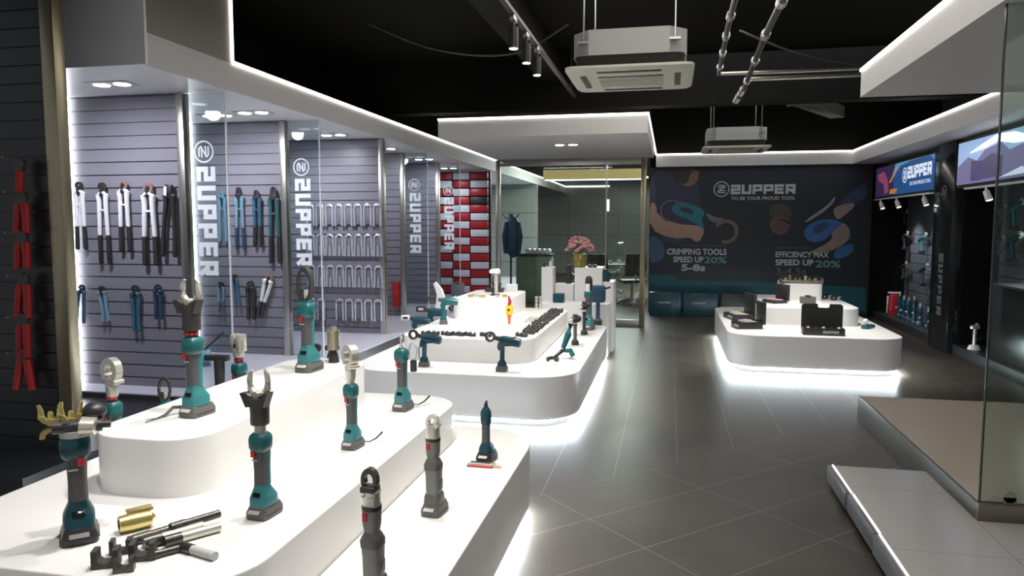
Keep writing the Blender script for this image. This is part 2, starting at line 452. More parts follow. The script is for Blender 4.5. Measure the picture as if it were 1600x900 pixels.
# ================================================================== slat wall bays on the left
def slat_profile_panel(x0, x1, y, z0, z1, step=0.1, th=0.04, z_off=0.0):
    """one panel with grooves cut across its front; front faces -Y"""
    b = B(); pts = []
    g, d = 0.011, 0.014
    z = z0 + step - z_off
    pts.append((y, z0))
    while z < z1 - g:
        pts += [(y, z), (y + d, z), (y + d, z + g), (y, z + g)]
        z += step
    pts += [(y, z1), (y + th, z1), (y + th, z0)]
    b.prism(pts, x0, x1, 'YZ')
    return b
def partition(y, x0, label, slat_m=M_slat, z0=0.24, z1=2.57, glass=True, post_m=M_steel, end=-3.77, post_w=0.065, strip=False, step=0.102):
    t = thing('display_partition', label, 'partition', (0, 0, 0))
    slat_profile_panel(x0, end, y, z0, z1, step, z_off=0.03).obj('slat_panel', slat_m, t, False)
    B().box(end, end + post_w, y - 0.02, y + 0.06, z0, z1, 0.004).obj('post', post_m, t)
    if strip:
        B().box(x0, x0 + 0.034, y - 0.045, y - 0.002, z0, z1).obj('light_tube', M_led_bay, t, False)
    if glass:
        gx0, gx1 = end + post_w, -3.36
        gp = B().box(gx0, gx1, y + 0.012, y + 0.022, z0, z1 - 0.005).obj('glass_pane', M_glass, t, False)
        B().box(gx1 - 0.004, gx1 + 0.004, y + 0.008, y + 0.026, z0, z1 - 0.005).obj('pane_edge', M_letter, gp, False)
        b = B()
        k = 0.155
        cx = (gx0 + gx1) / 2 - 0.035
        # wordmark runs downwards: local u -> -z, local v -> +x
        f = lambda u, v, w_: (-3.625 + v, y + 0.011 - w_, 2.005 - u)
        wordmark(b, f, 0.165, 0.24, 0.002, 'ZUPPER', 0.19, 0.70)
        f2 = lambda u, v, w_: (-3.555 + v, y + 0.011 - w_, 2.12 - u)
        emblem(b, f2, 0, 0, 0.086)
        b.obj('lettering', M_letter, gp, False)
    return t
partition(3.64, -6.0, 'tall charcoal slat partition with brass post at the left edge, red handled cutters on it', M_slat_dark, 0.2, 3.69, False, M_brass, -3.51, 0.09, False, 0.104)
partition(5.15, -4.77, 'grey slat partition carrying white cable cutters, with lettered glass beside it', strip=True)
partition(6.70, -4.77, 'grey slat partition carrying blue bolt cutters, with lettered glass beside it', strip=True)
partition(8.28, -4.72, 'wide grey slat partition filled with rows of steel shackle jaws', glass=False, end=-3.385, post_w=0.06)
partition(9.98, -4.72, 'narrow grey slat partition with red box low down and lettered glass')
partition(11.62, -4.72, 'farthest grey slat partition, just before the red and white checkered rack')

# red and white checkered rack
ck = thing('checkered_rack', 'tall rack of red and white boxes in checkered rows beside office glass', 'rack', (0, 0, 0))
B().box(-4.7, -3.30, 13.50, 13.56, 0.24, 2.56).obj('back_board', M_dark, ck, False)
red_m = mat('box_red', (0.38, 0.012, 0.018), 0.4); wh_m = mat('box_white', (0.62, 0.62, 0.66), 0.4)
dk_m = mat('box_dark', (0.012, 0.016, 0.016), 0.5)
nrow = 15; ch = 2.28 / nrow
for c, (xa, xb) in enumerate(((-4.32, -4.02), (-4.0, -3.68), (-3.66, -3.33))):
    for r in range(nrow):
        z1 = 2.54 - r * ch
        isr = (r + c) % 2 == 0
        m = red_m if isr else wh_m
        if c == 2 and r == 3: m = dk_m
        B().box(xa, xb, 13.38, 13.50, z1 - ch + 0.014, z1 - 0.006, 0.008).obj('red_box_front' if isr else 'white_box_front', m, ck)

# small recessed twin downlights in the canopy underside
def downlight(x, y, label, w_=0.34, d_=0.17, z=2.574):
    t = thing('recessed_downlight', label, 'ceiling light', (x, y, z), group=None)
    b = B()
    b.box(-w_ / 2, w_ / 2, -d_ / 2, d_ / 2, -0.006, 0.0, 0.002)
    b.obj('frame', M_canopy, t)
    for sx in (-1, 1):
        l = B().cyl((sx * w_ * .25, 0, -0.012), (sx * w_ * .25, 0, -0.004), d_ * .33, n=16).obj('lamp', mat('downlight_glow', (1, 1, 1), emit=(0.95, 0.97, 1), es=6), t)
    return t
d0 = downlight(-3.98, 4.72, 'twin recessed downlight in the canopy above the white cable cutters')
for x, y, l in ((-4.15, 6.25, 'recessed downlight near the first lettered glass pane'),
                (-3.72, 6.15, 'twin recessed downlight behind the first lettered glass pane'),
                (-3.75, 7.85, 'twin recessed downlight above the shackle jaw partition'),
                (-3.75, 9.4, 'recessed downlight before the narrow partition with the red box'),
                (-3.75, 11.0, 'recessed downlight before the farthest slat partition'),
                (-3.9, 12.8, 'recessed downlight above the checkered rack')):
    dup(d0, (x, y, 2.574), l)
dup(d0, (-1.30, 9.35, 2.568), 'twin recessed downlight in the middle of the canopy before the office')

# ================================================================== office behind glass
g = thing('office_glass_front', 'framed glass front of the office below the square canopy', 'glass front', (0, 0, 0))
B().box(-2.66, -0.38, 11.38, 11.44, 2.47, 2.565, 0.004).obj('top_rail', M_steel, g)
B().box(-2.70, -2.63, 11.38, 11.44, 0.0, 2.565, 0.004).obj('post', M_steel, g)
B().box(-0.44, -0.36, 11.37, 11.45, 0.0, 2.565, 0.004).obj('post', M_brass, g)
B().box(-0.96, -0.44, 11.38, 11.44, 0.0, 0.10, 0.004).obj('bottom_rail', M_steel, g)
B().box(-2.63, -0.97, 11.40, 11.412, 0.0, 2.47).obj('glass_pane', M_glass_room, g, False)
B().box(-0.96, -0.44, 11.40, 11.412, 0.10, 2.47).obj('glass_pane', M_glass_room, g, False)
B().box(-0.97, -0.955, 11.38, 11.43, 0.0, 2.47).obj('door_stile', M_steel, g)

t = thing('linear_pendant', 'long brass coloured box lamp hanging inside the office', 'pendant lamp', (-1.25, 13.0, 2.35))
B().box(-0.95, 0.83, -0.09, 0.09, 0, 0.17, 0.006).obj('housing', mat('pendant_brass', (0.50, 0.40, 0.16), 0.45, emit=(0.9, 0.72, 0.3), es=0.3), t)
B().box(-0.93, 0.81, -0.06, 0.06, -0.012, 0.002).obj('diffuser', mat('soft_led', (1, 1, 1), emit=(1, 0.97, 0.9), es=3), t, False)
for sx in (-0.7, 0.6): B().cyl((sx, 0, 0.17), (sx, 0, 1.34), 0.004, n=6).obj('cable', M_dark, t)
for y, z, x0, x1, l in ((15.2, 2.50, -2.4, -0.45, 'thin light line on the office ceiling behind the brass lamp'),):
    led(l, x0, x1, y, y + 0.04, z, z + 0.03, M_led)
t = thing('cylinder_pendant', 'small bright cylinder lamp hanging in the middle of the office', 'pendant lamp', (-1.36, 16.5, 1.86))
B().cyl((0, 0, 0), (0, 0, 0.26), 0.035, n=14).obj('lamp_body', mat('pendant_glow', (.7, .65, .5), emit=(1, 0.9, 0.7), es=0.8), t)
B().cyl((0, 0, 0.26), (0, 0, 1.83), 0.004, n=6).obj('cable', M_dark, t)

# cabinet with printer, coat stand, desk, chairs
t = thing('office_cabinet', 'low pale green office cabinet behind the glass', 'cabinet', (-2.72, 14.6, 0))
B().box(-0.28, 0.42, -0.2, 0.2, 0, 0.94, 0.01).obj('body', mat('cabinet_green', (0.24, 0.29, 0.20), 0.5), t)
B().box(-0.30, 0.44, -0.22, 0.22, 0.94, 0.98, 0.006).obj('cabinet_top', M_dark, t)
for sx in (-0.27, 0.08): B().box(sx, sx + 0.33, -0.21, -0.195, 0.04, 0.90, 0.004).obj('door', mat('cabinet_green', (0, 0, 0)), t)
t = thing('paper_towel_stack', 'white wrapped paper rolls lying on the green office cabinet', 'paper rolls', (-2.58, 14.6, 0.98))
for i in range(5):
    B().cyl((-0.2 + i * 0.1, -0.12, 0.055), (-0.2 + i * 0.1, 0.12, 0.055), 0.05, n=14).obj('roll', M_wht, t)
t = thing('coat_stand', 'dark coat stand behind the left post of the office glass', 'coat stand', (-2.78, 12.9, 0))
B().cyl((0, 0, 0.02), (0, 0, 1.75), 0.018, n=10).obj('pole', M_dark, t)
B().cyl((0, 0, 0), (0, 0, 0.025), 0.19, n=24).obj('foot', M_dark, t)
for k in range(4):
    a = k * PI / 2 + 0.4
    B().tube([(0, 0, 1.66), (0.09 * math.cos(a), 0.09 * math.sin(a), 1.68), (0.15 * math.cos(a), 0.15 * math.sin(a), 1.75)], 0.01).obj('hook', M_dark, t)
t = thing('hanging_jacket', 'dark jacket hanging on the coat stand in the office', 'jacket', (-2.72, 12.78, 0))
b = B().loft([(0.98, 0.04, 0.03), (1.06, 0.10, 0.05), (1.35, 0.13, 0.07), (1.58, 0.13, 0.06), (1.66, 0.07, 0.05), (1.70, 0.04, 0.03)], 20, 2.2)
b.obj('jacket_body', M_navy, t)
for s_ in (-1, 1):
    B().tube([(s_ * 0.10, -0.02, 1.60), (s_ * 0.15, -0.04, 1.35), (s_ * 0.12, -0.06, 1.05)], [0.042, 0.040, 0.032], 10).obj('sleeve', M_navy, t)
t = thing('office_desk', 'dark glass topped meeting table inside the office', 'table', (-0.98, 15.6, 0))
B().box(-0.62, 0.5, -0.5, 0.5, 0.73, 0.75, 0.004).obj('tabletop', M_dark, t)
for sx in (-0.55, 0.43):
    for sy in (-0.42, 0.42): B().cyl((sx, sy, 0), (sx, sy, 0.73), 0.025, n=10).obj('leg', M_steel, t)
def chair(loc, rz, label):
    t = thing('office_chair', label, 'chair', loc, rz)
    B().box(-0.23, 0.23, -0.22, 0.22, 0.42, 0.49, 0.025).obj('seat', M_dark, t)
    B().loft([(0.56, 0.21, 0.025, 0, 0.22), (0.75, 0.22, 0.03, 0, 0.25), (1.0, 0.19, 0.025, 0, 0.28)], 20, 4).obj('backrest', M_dark, t)
    B().tube([(0, 0.18, 0.45), (0, 0.26, 0.47), (0, 0.26, 0.60)], 0.02).obj('back_bracket', M_steel, t)
    for s_ in (-1, 1): B().tube([(s_ * .22, .15, .46), (s_ * .27, .12, .5), (s_ * .27, .1, .66), (s_ * .27, -.12, .66), (s_ * .25, -.14, .6)], 0.014).obj('armrest', M_steel, t)
    B().cyl((0, 0, 0.09), (0, 0, 0.42), 0.025, n=12).obj('column', M_steel, t)
    b = B()
    for k in range(5):
        a = k * 2 * PI / 5
        b.tube([(0, 0, 0.10), (0.27 * math.cos(a), 0.27 * math.sin(a), 0.07)], [0.024, 0.016]).ball((0.27 * math.cos(a), 0.27 * math.sin(a), 0.03), 0.03)
    b.obj('star_base', M_steel, t)
    return t
c0 = chair((-1.28, 14.3, 0), 2.9, 'black office chair nearest the office door glass')
dup(c0, (-0.72, 14.70, 0), 'black office chair beside the right office post', rz=-2.8)
dup(c0, (-1.35, 16.9, 0), 'black office chair behind the meeting table', rz=0.3)
t = thing('desk_lamp', 'slim desk lamp standing on the office meeting table', 'lamp', (-0.92, 15.5, 0.75))
B().cyl((0, 0, 0), (0, 0, 0.02), 0.07, n=18).obj('base', M_steel, t)
B().tube([(0, 0, 0.02), (0.03, 0, 0.22), (-0.04, 0, 0.42)], 0.008).obj('arm', M_steel, t)
B().cyl((-0.02, 0, 0.43), (-0.12, 0, 0.40), 0.02, 0.045).obj('shade', M_chrome, t)
for i, (x, y, s_) in enumerate(((-1.2, 15.45, 1), (-0.7, 15.7, 1.2), (-1.05, 15.8, .9))):
    tt = thing('tea_cup', ['white cup at the left of the office table', 'white cup at the right of the office table', 'white cup at the far side of the office table'][i], 'cup', (x, y, 0.75), scale=s_)
    B().cyl((0, 0, 0), (0, 0, 0.07), 0.028, 0.04, n=16).obj('cup_body', M_wht, tt)
    B().arc((0.045, 0.04), 0.02, 0.013, -100, 100, -0.004, 0.004, 'XZ', 8).obj('handle', M_wht, tt)

# ================================================================== mural on the back wall
def mur(x, z): return (x, 0, z)
MP = thing('wall_mural', 'dark printed wall mural of workers with teal and blue crimping tools', 'mural', (0, 13.385, 0))
M_mural = mat('mural_dark', (0.012, 0.018, 0.024), 0.45, noise=0.5, ns=0.9)
B().box(-0.355, 3.30, 0, 0.014, 0.02, 2.565).obj('panel', M_mural, MP, False)
MUR = {
  'shirt': [(-0.4, 2.49), (-0.05, 2.54), (0.02, 2.4), (0.13, 2.25), (0.27, 2.21), (0.45, 2.3), (0.52, 2.12), (0.49, 1.79), (0.42, 1.57), (0.21, 1.19), (-0.18, 1.3), (-0.39, 1.8)],
  'head': [(-0.03, 2.53), (0.49, 2.52), (0.47, 2.39), (0.45, 2.3), (0.35, 2.23), (0.24, 2.23), (0.11, 2.31), (0.02, 2.41)],
  'hair': [(-0.03, 2.53), (0.41, 2.52), (0.32, 2.44), (0.3, 2.3), (0.2, 2.26), (0.08, 2.33), (0.02, 2.42)],
  'sleeve': [(-0.41, 2.47), (-0.24, 2.18), (-0.25, 1.95), (-0.4, 1.94)],
  'arm': [(-0.4, 1.94), (-0.26, 1.95), (-0.22, 1.71), (0.12, 1.57), (0.45, 1.55), (0.56, 1.52), (0.59, 1.43), (0.52, 1.27), (0.43, 1.26), (0.36, 1.34), (0.04, 1.31), (-0.4, 1.48)],
  'jeans': [(-0.4, 1.39), (-0.18, 1.31), (-0.07, 1.15), (-0.11, 0.96), (-0.24, 0.87), (-0.39, 0.89)],
  'tool1': [(0.03, 1.89), (0.14, 1.97), (0.33, 1.93), (0.57, 1.83), (0.59, 1.74), (0.53, 1.66), (0.61, 1.48), (0.5, 1.52), (0.36, 1.63), (0.11, 1.73), (0.03, 1.8)],
  'tool1win': [(0.17, 1.88), (0.35, 1.84), (0.42, 1.75), (0.34, 1.75), (0.18, 1.79)],
  'stem1': [(0.58, 1.79), (0.81, 1.67), (0.92, 1.7), (0.88, 1.57), (0.68, 1.62)],
  'cap': [(1.66, 1.88), (1.85, 1.94), (2.0, 1.85), (2.06, 1.68), (1.9, 1.72), (1.67, 1.68)],
  'face2': [(1.69, 1.68), (1.9, 1.72), (2.03, 1.66), (2.01, 1.49), (1.91, 1.38), (1.77, 1.4), (1.67, 1.51)],
  'tool2': [(2.23, 1.39), (2.28, 1.54), (2.48, 1.65), (2.76, 1.65), (2.85, 1.57), (2.7, 1.44), (2.57, 1.29), (2.35, 1.25)],
  'tool2win': [(2.4, 1.52), (2.52, 1.6), (2.65, 1.59), (2.6, 1.49), (2.46, 1.39), (2.38, 1.43)],
  'hand2': [(2.7, 1.55), (2.86, 1.61), (2.98, 1.47), (2.96, 1.29), (2.78, 1.16), (2.56, 1.08), (2.29, 1.07), (2.57, 1.21), (2.71, 1.33), (2.67, 1.44)],
  'fore2': [(2.69, 1.84), (2.87, 1.91), (3.02, 1.93), (3.03, 1.86), (2.88, 1.72), (2.78, 1.64), (2.72, 1.7)],
  'sleeve2': [(2.75, 1.87), (2.88, 2.04), (3.16, 2.23), (3.21, 2.21), (3.2, 2.0), (3.03, 1.93)],
  'trig2': [(2.8, 1.19), (3.05, 1.25), (3.04, 1.1), (2.84, 0.97), (2.7, 1.01)],
  'rod2': [(2.25, 1.63), (2.61, 1.89), (2.71, 2.04), (2.73, 2.01), (2.64, 1.85), (2.28, 1.59)],
  'band': [(-0.41, 0.67), (0.05, 0.67), (0.16, 0.58), (1.46, 0.57), (3.25, 0.5), (3.27, 0.09), (-0.4, 0.05)],
}
mc = {'shirt': (0.035, 0.035, 0.075), 'head': (0.20, 0.11, 0.075), 'hair': (0.035, 0.022, 0.018), 'sleeve': (0.05, 0.05, 0.10),
      'arm': (0.36, 0.23, 0.19), 'jeans': (0.045, 0.085, 0.16), 'tool1': (0.015, 0.16, 0.21), 'tool1win': (0.02, 0.04, 0.06),
      'stem1': (0.16, 0.15, 0.15), 'cap': (0.06, 0.05, 0.04), 'face2': (0.11, 0.065, 0.05), 'tool2': (0.035, 0.11, 0.30),
      'tool2win': (0.02, 0.05, 0.12), 'hand2': (0.22, 0.17, 0.14), 'fore2': (0.24, 0.19, 0.17), 'sleeve2': (0.03, 0.05, 0.11),
      'trig2': (0.03, 0.11, 0.24), 'rod2': (0.25, 0.24, 0.24), 'band': (0.006, 0.085, 0.105)}
mn = {'shirt': 'printed_shirt', 'head': 'printed_face', 'hair': 'printed_beard', 'sleeve': 'printed_sleeve', 'arm': 'printed_arm', 'jeans': 'printed_jeans',
      'tool1': 'printed_teal_tool', 'tool1win': 'printed_tool_badge', 'stem1': 'printed_tool_neck', 'cap': 'printed_cap', 'face2': 'printed_profile',
      'tool2': 'printed_blue_tool', 'tool2win': 'printed_blue_badge', 'hand2': 'printed_hand', 'fore2': 'printed_fingers', 'sleeve2': 'printed_dark_sleeve',
      'trig2': 'printed_blue_handle', 'rod2': 'printed_rod', 'band': 'printed_teal_band'}
order = ['band', 'shirt', 'head', 'hair', 'sleeve', 'jeans', 'arm', 'stem1', 'tool1', 'tool1win', 'cap', 'face2', 'sleeve2', 'rod2', 'trig2', 'hand2', 'fore2', 'tool2', 'tool2win']
for i, k in enumerate(order):
    pts = [(max(-0.354, min(x, 3.29)), z) for x, z in MUR[k]]
    # round the outline once so it does not look cut with straight scissors
    if k != 'band':
        q = []
        for a, c in zip(pts, pts[1:] + pts[:1]):
            q += [(a[0] * .75 + c[0] * .25, a[1] * .75 + c[1] * .25), (a[0] * .25 + c[0] * .75, a[1] * .25 + c[1] * .75)]
        pts = q
    B().prism(pts, -0.0006 * (i + 1), 0.0).obj(mn[k], mat('mural_' + k, mc[k], 0.5, noise=0.25, ns=4), MP, False)
B().arc((0.954, 1.44), 0.215, 0.15, -110, 150, -0.014, 0, 'XZ', 26).obj('printed_ring_jaw', mat('mural_jaw', (0.15, 0.12, 0.11), 0.5), MP, False)
B().arc((0.02, 1.80), 0.20, 0.17, 20, 250, -0.014, 0, 'XZ', 22).obj('printed_ring_guard', mat('mural_guard', (0.12, 0.12, 0.14), 0.5), MP, False)
B().prism([(1.86, 1.655), (2.03, 1.63), (2.04, 1.59), (1.98, 1.57), (1.93, 1.61), (1.80, 1.64)], -0.0135, 0.0).obj('printed_glasses', mat('mural_glasses', (0.02, 0.02, 0.02), 0.5), MP, False)
b = B(); wordmark(b, lambda u, v, w_: (1.02 + u, -0.016 - w_, 2.085 + v), 0.165, 0.27, 0.001, 'ZUPPER', 0.12, 0.97)
b.obj('wordmark', M_letter_grey, MP, False)
b = B(); emblem(b, lambda u, v, w_: (0.863 + u, -0.016 - w_, 2.177 + v), 0, 0, 0.135, 0.001); b.obj('emblem', M_letter_grey, MP, False)
pl = lambda u, v: (u, 0, v)
for nm, body, x, z, w_, h_, m, bo in (
        ('slogan', 'TO BE YOUR PROUD TOOL', 1.03, 1.985, 1.05, 0.06, M_letter_grey, 0.02),
        ('small_line', 'THE FASTEST, MOST RELIABLE', 0.17, 1.165, 0.80, 0.045, mat('print_dim', (0.12, 0.12, 0.12), 0.6), 0.0),
        ('headline', 'CRIMPING TOOLS', -0.045, 1.03, 1.02, 0.11, M_letter_grey, 0.03),
        ('headline', 'SPEED UP', 0.067, 0.895, 0.52, 0.105, M_letter_grey, 0.03),
        ('percentage', '20%', 0.60, 0.885, 0.375, 0.115, M_letter_teal, 0.02),
        ('seconds_figure', '5-8s', 0.21, 0.745, 0.41, 0.12, M_letter_grey, 0.03),
        ('small_line', 'MAXIMUM EFFICIENCY', 1.783, 1.14, 0.60, 0.045, MATS['print_dim'] if 'print_dim' in MATS else M_letter_grey, 0.0),
        ('headline', 'EFFICIENCY MAX', 1.788, 1.0, 0.86, 0.10, M_letter_grey, 0.02),
        ('headline', 'SPEED UP', 1.79, 0.86, 0.62, 0.105, M_letter_grey, 0.03),
        ('percentage', '20%', 2.44, 0.83, 0.40, 0.125, M_letter_teal, 0.02),
        ('seconds_figure', '3-4.5s', 1.796, 0.70, 0.50, 0.12, mat('print_dim', (0, 0, 0)), 0.02)):
    text_mesh(nm, body, m, MP, (x, -0.017, z), w_, h_, pl, bo)
B().box(0.76, 1.45, -0.015, -0.013, 0.52, 0.535).obj('small_line', MATS['print_dim'], MP, False)

# cases at the foot of the mural
def tool_case(x0, x1, y, h, m, label, letter, depth=0.13):
    wd = x1 - x0
    t = thing('tool_case', label, 'tool case', ((x0 + x1) / 2, y, 0))
    B().box(-wd / 2, wd / 2, -depth / 2, 0, 0, h, 0.018).obj('case_half', m, t)
    B().box(-wd / 2, wd / 2, 0.004, depth / 2, 0, h, 0.018).obj('case_half', m, t)
    for s_ in (-1, 1):
        B().box(s_ * wd * .28 - .03, s_ * wd * .28 + .03, -depth / 2 - 0.008, depth / 2 * .3, h - 0.03, h + 0.006, 0.003).obj('latch', M_dark, t)
    B().tube([(-0.08, 0, h - 0.005), (-0.075, 0, h + 0.035), (0.075, 0, h + 0.035), (0.08, 0, h - 0.005)], 0.01).obj('handle', M_dark, t)
    b = B(); k = letter
    L = 0.20
    f = lambda u, v, w_: (u - L / 2 + 0.02, -depth / 2 - 0.0005 - w_, h * .52 + v)
    wordmark(b, f, 0.03, 0.26, 0.001); emblem(b, f, -0.03, 0.015, 0.022, 0.001)
    b.obj('lettering', k, t, False)
    return t
tool_case(-0.33, 0.21, 12.95, 0.40, M_teal_deep, 'dark teal tool case standing under the mural, beside the office post', M_letter_grey)
tool_case(0.24, 0.82, 12.95, 0.40, M_teal_deep, 'dark teal tool case in the middle of the cases under the mural', M_letter_grey)
tool_case(0.86, 1.40, 12.95, 0.40, M_dark, 'black tool case under the mural, right of the two teal ones', mat('print_dim', (0, 0, 0)))

# ================================================================== right wall display bays
def bay(y0, y1, label, far_x=3.35, back=3.80, side_panel=True):
    t = thing('display_bay', label, 'display bay', (0, 0, 0))
    b = B(); pts = []
    # slat back facing -X
    z = 0.12 + 0.08; pr_ = [(back, 0.12)]
    while z < 2.5: pr_ += [(back, z), (back + .014, z), (back + .014, z + .011), (back, z + .011)]; z += 0.15
    pr_ += [(back, 2.55), (back + .04, 2.55), (back + .04, 0.12)]
    b.rings([[(p[0], y0, p[1]) for p in pr_], [(p[0], y1, p[1]) for p in pr_]])
    b.obj('slat_back', M_slat_bay, t, False)
    B().box(3.41, back, y1 - 0.04, y1, 0.12, 2.55).obj('side_panel', M_black, t, False)
    B().box(3.41, back, y0, y0 + 0.04, 0.12, 2.55).obj('side_panel', M_black, t, False)
    B().box(3.36, back + .04, y0, y1, 0.0, 0.12, 0.004).obj('base', M_dark, t)
    return t
bay(10.42, 13.25, 'far dark display bay under the blue lettered light box')
bay(6.3, 9.72, 'near dark display bay under the bright picture screen')
b = B().box(3.30, 3.80, 9.74, 10.40, 0.0, 2.56, 0.006)
cl = thing('display_column', 'glossy black column with faint reflected lettering between the two bays', 'column', (0, 0, 0))
b.obj('shaft', mat('column_black', (0.012, 0.012, 0.013), 0.15), cl)
b = B()
f = lambda u, v, w_: (3.297 - w_, 10.05 - v + 0.07, 1.20 - u)
wordmark(b, f, 0.15, 0.26, 0.002, 'ZUPPER', 0.18, 0.70); 
emblem(b, lambda u, v, w_: (3.297 - w_, 10.05 - v, 1.95 - u), 0, 0, 0.09)
b.obj('lettering', mat('column_reflection', (0.16, 0.16, 0.16), 0.5), cl, False)  # reflected wordmark and emblem drawn as pale letters

def sign_frame(y0, y1, z0, z1, label, nm):
    t = thing(nm, label, 'sign', (0, 0, 0))
    B().box(3.31, 3.40, y0, y1, z0, z1, 0.004).obj('housing', M_dark, t)
    return t
t = sign_frame(10.42, 13.25, 1.985, 2.50, 'blue and magenta light box with white lettering above the far bay', 'light_box_sign')
SB = mat('sign_blue', (0.01, 0.04, 0.14), 0.4, emit=(0.010, 0.045, 0.13), es=1.0)
B().box(3.300, 3.31, 10.46, 12.2, 2.01, 2.47).obj('blue_print', SB, t, False)
B().box(3.300, 3.31, 12.2, 13.2, 2.01, 2.47).obj('dark_print', mat('sign_dark', (.01, .01, .02), .4, emit=(0.02, 0.012, 0.04), es=1), t, False)
def yz(poly, x0, x1): return B().rings([[(x0, p[0], p[1]) for p in poly], [(x1, p[0], p[1]) for p in poly]])
yz([(13.1, 2.36), (12.75, 2.40), (12.55, 2.28), (12.45, 2.08), (12.65, 2.03), (12.75, 2.2), (13.0, 2.26)], 3.296, 3.3).obj('magenta_hand_print', mat('sign_magenta', (.2, .03, .08), .4, emit=(0.14, 0.03, 0.07), es=1), t, False)
yz([(12.40, 2.03), (12.1, 2.03), (12.0, 2.10), (12.35, 2.10)], 3.296, 3.3).obj('orange_print', mat('sign_orange', (.4, .15, .03), .4, emit=(0.25, 0.10, 0.03), es=1), t, False)
yz([(12.45, 2.2), (12.35, 2.2), (11.95, 2.42), (12.05, 2.44)], 3.296, 3.3).obj('orange_print', MATS['sign_orange'], t, False)
yz([(12.3, 2.28), (11.9, 2.42), (11.4, 2.46), (10.6, 2.46), (10.46, 2.40), (10.46, 2.46), (11.6, 2.47), (12.1, 2.47)], 3.296, 3.3).obj('pale_arc_print', mat('sign_pale', (.1, .25, .35), .4, emit=(0.06, 0.15, 0.24), es=1), t, False)
b = B(); f = lambda u, v, w_: (3.295 - w_, 11.52 - u, 2.21 + v)
wordmark(b, f, 0.17, 0.25, 0.001, 'ZUPPER', 0.12, 0.86); emblem(b, f, -0.13, 0.06, 0.11, 0.001)
b.obj('wordmark', mat('sign_white', (.8, .8, .8), .4, emit=(0.42, 0.48, 0.56), es=1), t, False)
text_mesh('small_line', 'BE YOUR PROUD TOOL', MATS['sign_white'], t, (3.294, 11.40, 2.11), 0.85, 0.05, lambda u, v: (0, -u, v), 0.01)

t = sign_frame(6.3, 9.70, 1.985, 2.53, 'bright picture screen of purple rooftops under a sky above the near bay', 'picture_screen')
B().box(3.300, 3.31, 6.34, 9.66, 2.02, 2.50).obj('sky_print', mat('screen_sky', (.3, .4, .6), .3, emit=(0.17, 0.25, 0.40), es=1.0), t, False)
yz([(9.66, 2.02), (9.66, 2.22), (9.35, 2.32), (9.1, 2.26), (8.9, 2.36), (8.5, 2.40), (8.3, 2.30), (8.0, 2.34), (7.6, 2.28), (7.2, 2.34), (6.6, 2.26), (6.34, 2.3), (6.34, 2.02)], 3.296, 3.3).obj('purple_building_print', mat('screen_purple', (.15, .13, .3), .3, emit=(0.095, 0.085, 0.16), es=1.0), t, False)
yz([(9.3, 2.36), (9.0, 2.42), (8.6, 2.49), (8.2, 2.47), (7.9, 2.40), (7.2, 2.40), (6.8, 2.46), (6.5, 2.40), (7.4, 2.33), (8.2, 2.36), (8.6, 2.42), (8.9, 2.38)], 3.292, 3.296).obj('white_cloud_print', mat('screen_white', (1, 1, 1), .3, emit=(0.9, 0.95, 1.0), es=1.3), t, False)
yz([(9.2, 2.04), (9.2, 2.18), (9.0, 2.20), (8.98, 2.04)], 3.292, 3.296).obj('dark_doorway_print', mat('screen_dark', (.05, .04, .1), .3, emit=(0.05, 0.04, 0.10), es=1.0), t, False)
yz([(8.5, 2.04), (8.0, 2.12), (7.9, 2.05)], 3.292, 3.296).obj('pale_roof_print', mat('screen_pale', (.5, .5, .6), .3, emit=(0.40, 0.42, 0.55), es=1.0), t, False)

yz([(9.25, 2.05), (9.25, 2.27), (8.95, 2.25), (8.7, 2.31), (8.45, 2.26), (8.45, 2.05)], 3.293, 3.296).obj('shaded_building_print', mat('screen_shade', (.06, .05, .1), .3, emit=(0.045, 0.042, 0.085), es=1), t, False)
yz([(7.9, 2.05), (7.9, 2.20), (7.5, 2.26), (7.0, 2.18), (7.0, 2.05)], 3.293, 3.296).obj('shaded_building_print', MATS['screen_shade'], t, False)

def wall_track(y0, y1, heads, label):
    t = thing('track_light', label, 'track light', (3.26, 0, 1.965))
    B().box(-0.012, 0.05, y0, y1, -0.012, 0.008, 0.002).obj('rail', M_wht, t)
    for y in heads:
        B().cyl((0, y, -0.012), (0, y, -0.06), 0.012, n=8).obj('stem', M_wht, t)
        h = B().cyl((0, y, -0.05), (0.03, y - 0.02, -0.15), 0.030, 0.036, n=14).obj('lamp_head', M_wht, t)
        B().cyl((0.0305, y - 0.0204, -0.1505), (0.031, y - 0.021, -0.153), 0.03, n=14).obj('lamp_glass', mat('lamp_glow_small', (1, 1, 1), emit=(0.9, 0.95, 1), es=4), h)
    return t
wall_track(10.45, 13.05, (12.72, 11.87, 10.68), 'white rail with three spot heads under the blue light box')
wall_track(6.4, 9.3, (8.72,), 'white rail with one spot head under the bright picture screen')
for y in (12.7, 11.8, 10.75): spot('bay_spot', (3.30, y, 1.80), (3.75, y - .1, 1.0), 34, 80, 0.8, (0.9, 0.95, 1.0), 0.03)
for y in (8.7, 7.9, 7.0): spot('bay_spot', (3.28, y, 1.80), (3.78, y - .3, 1.3), 130, 100, 0.8, (0.9, 0.95, 1.0), 0.03)

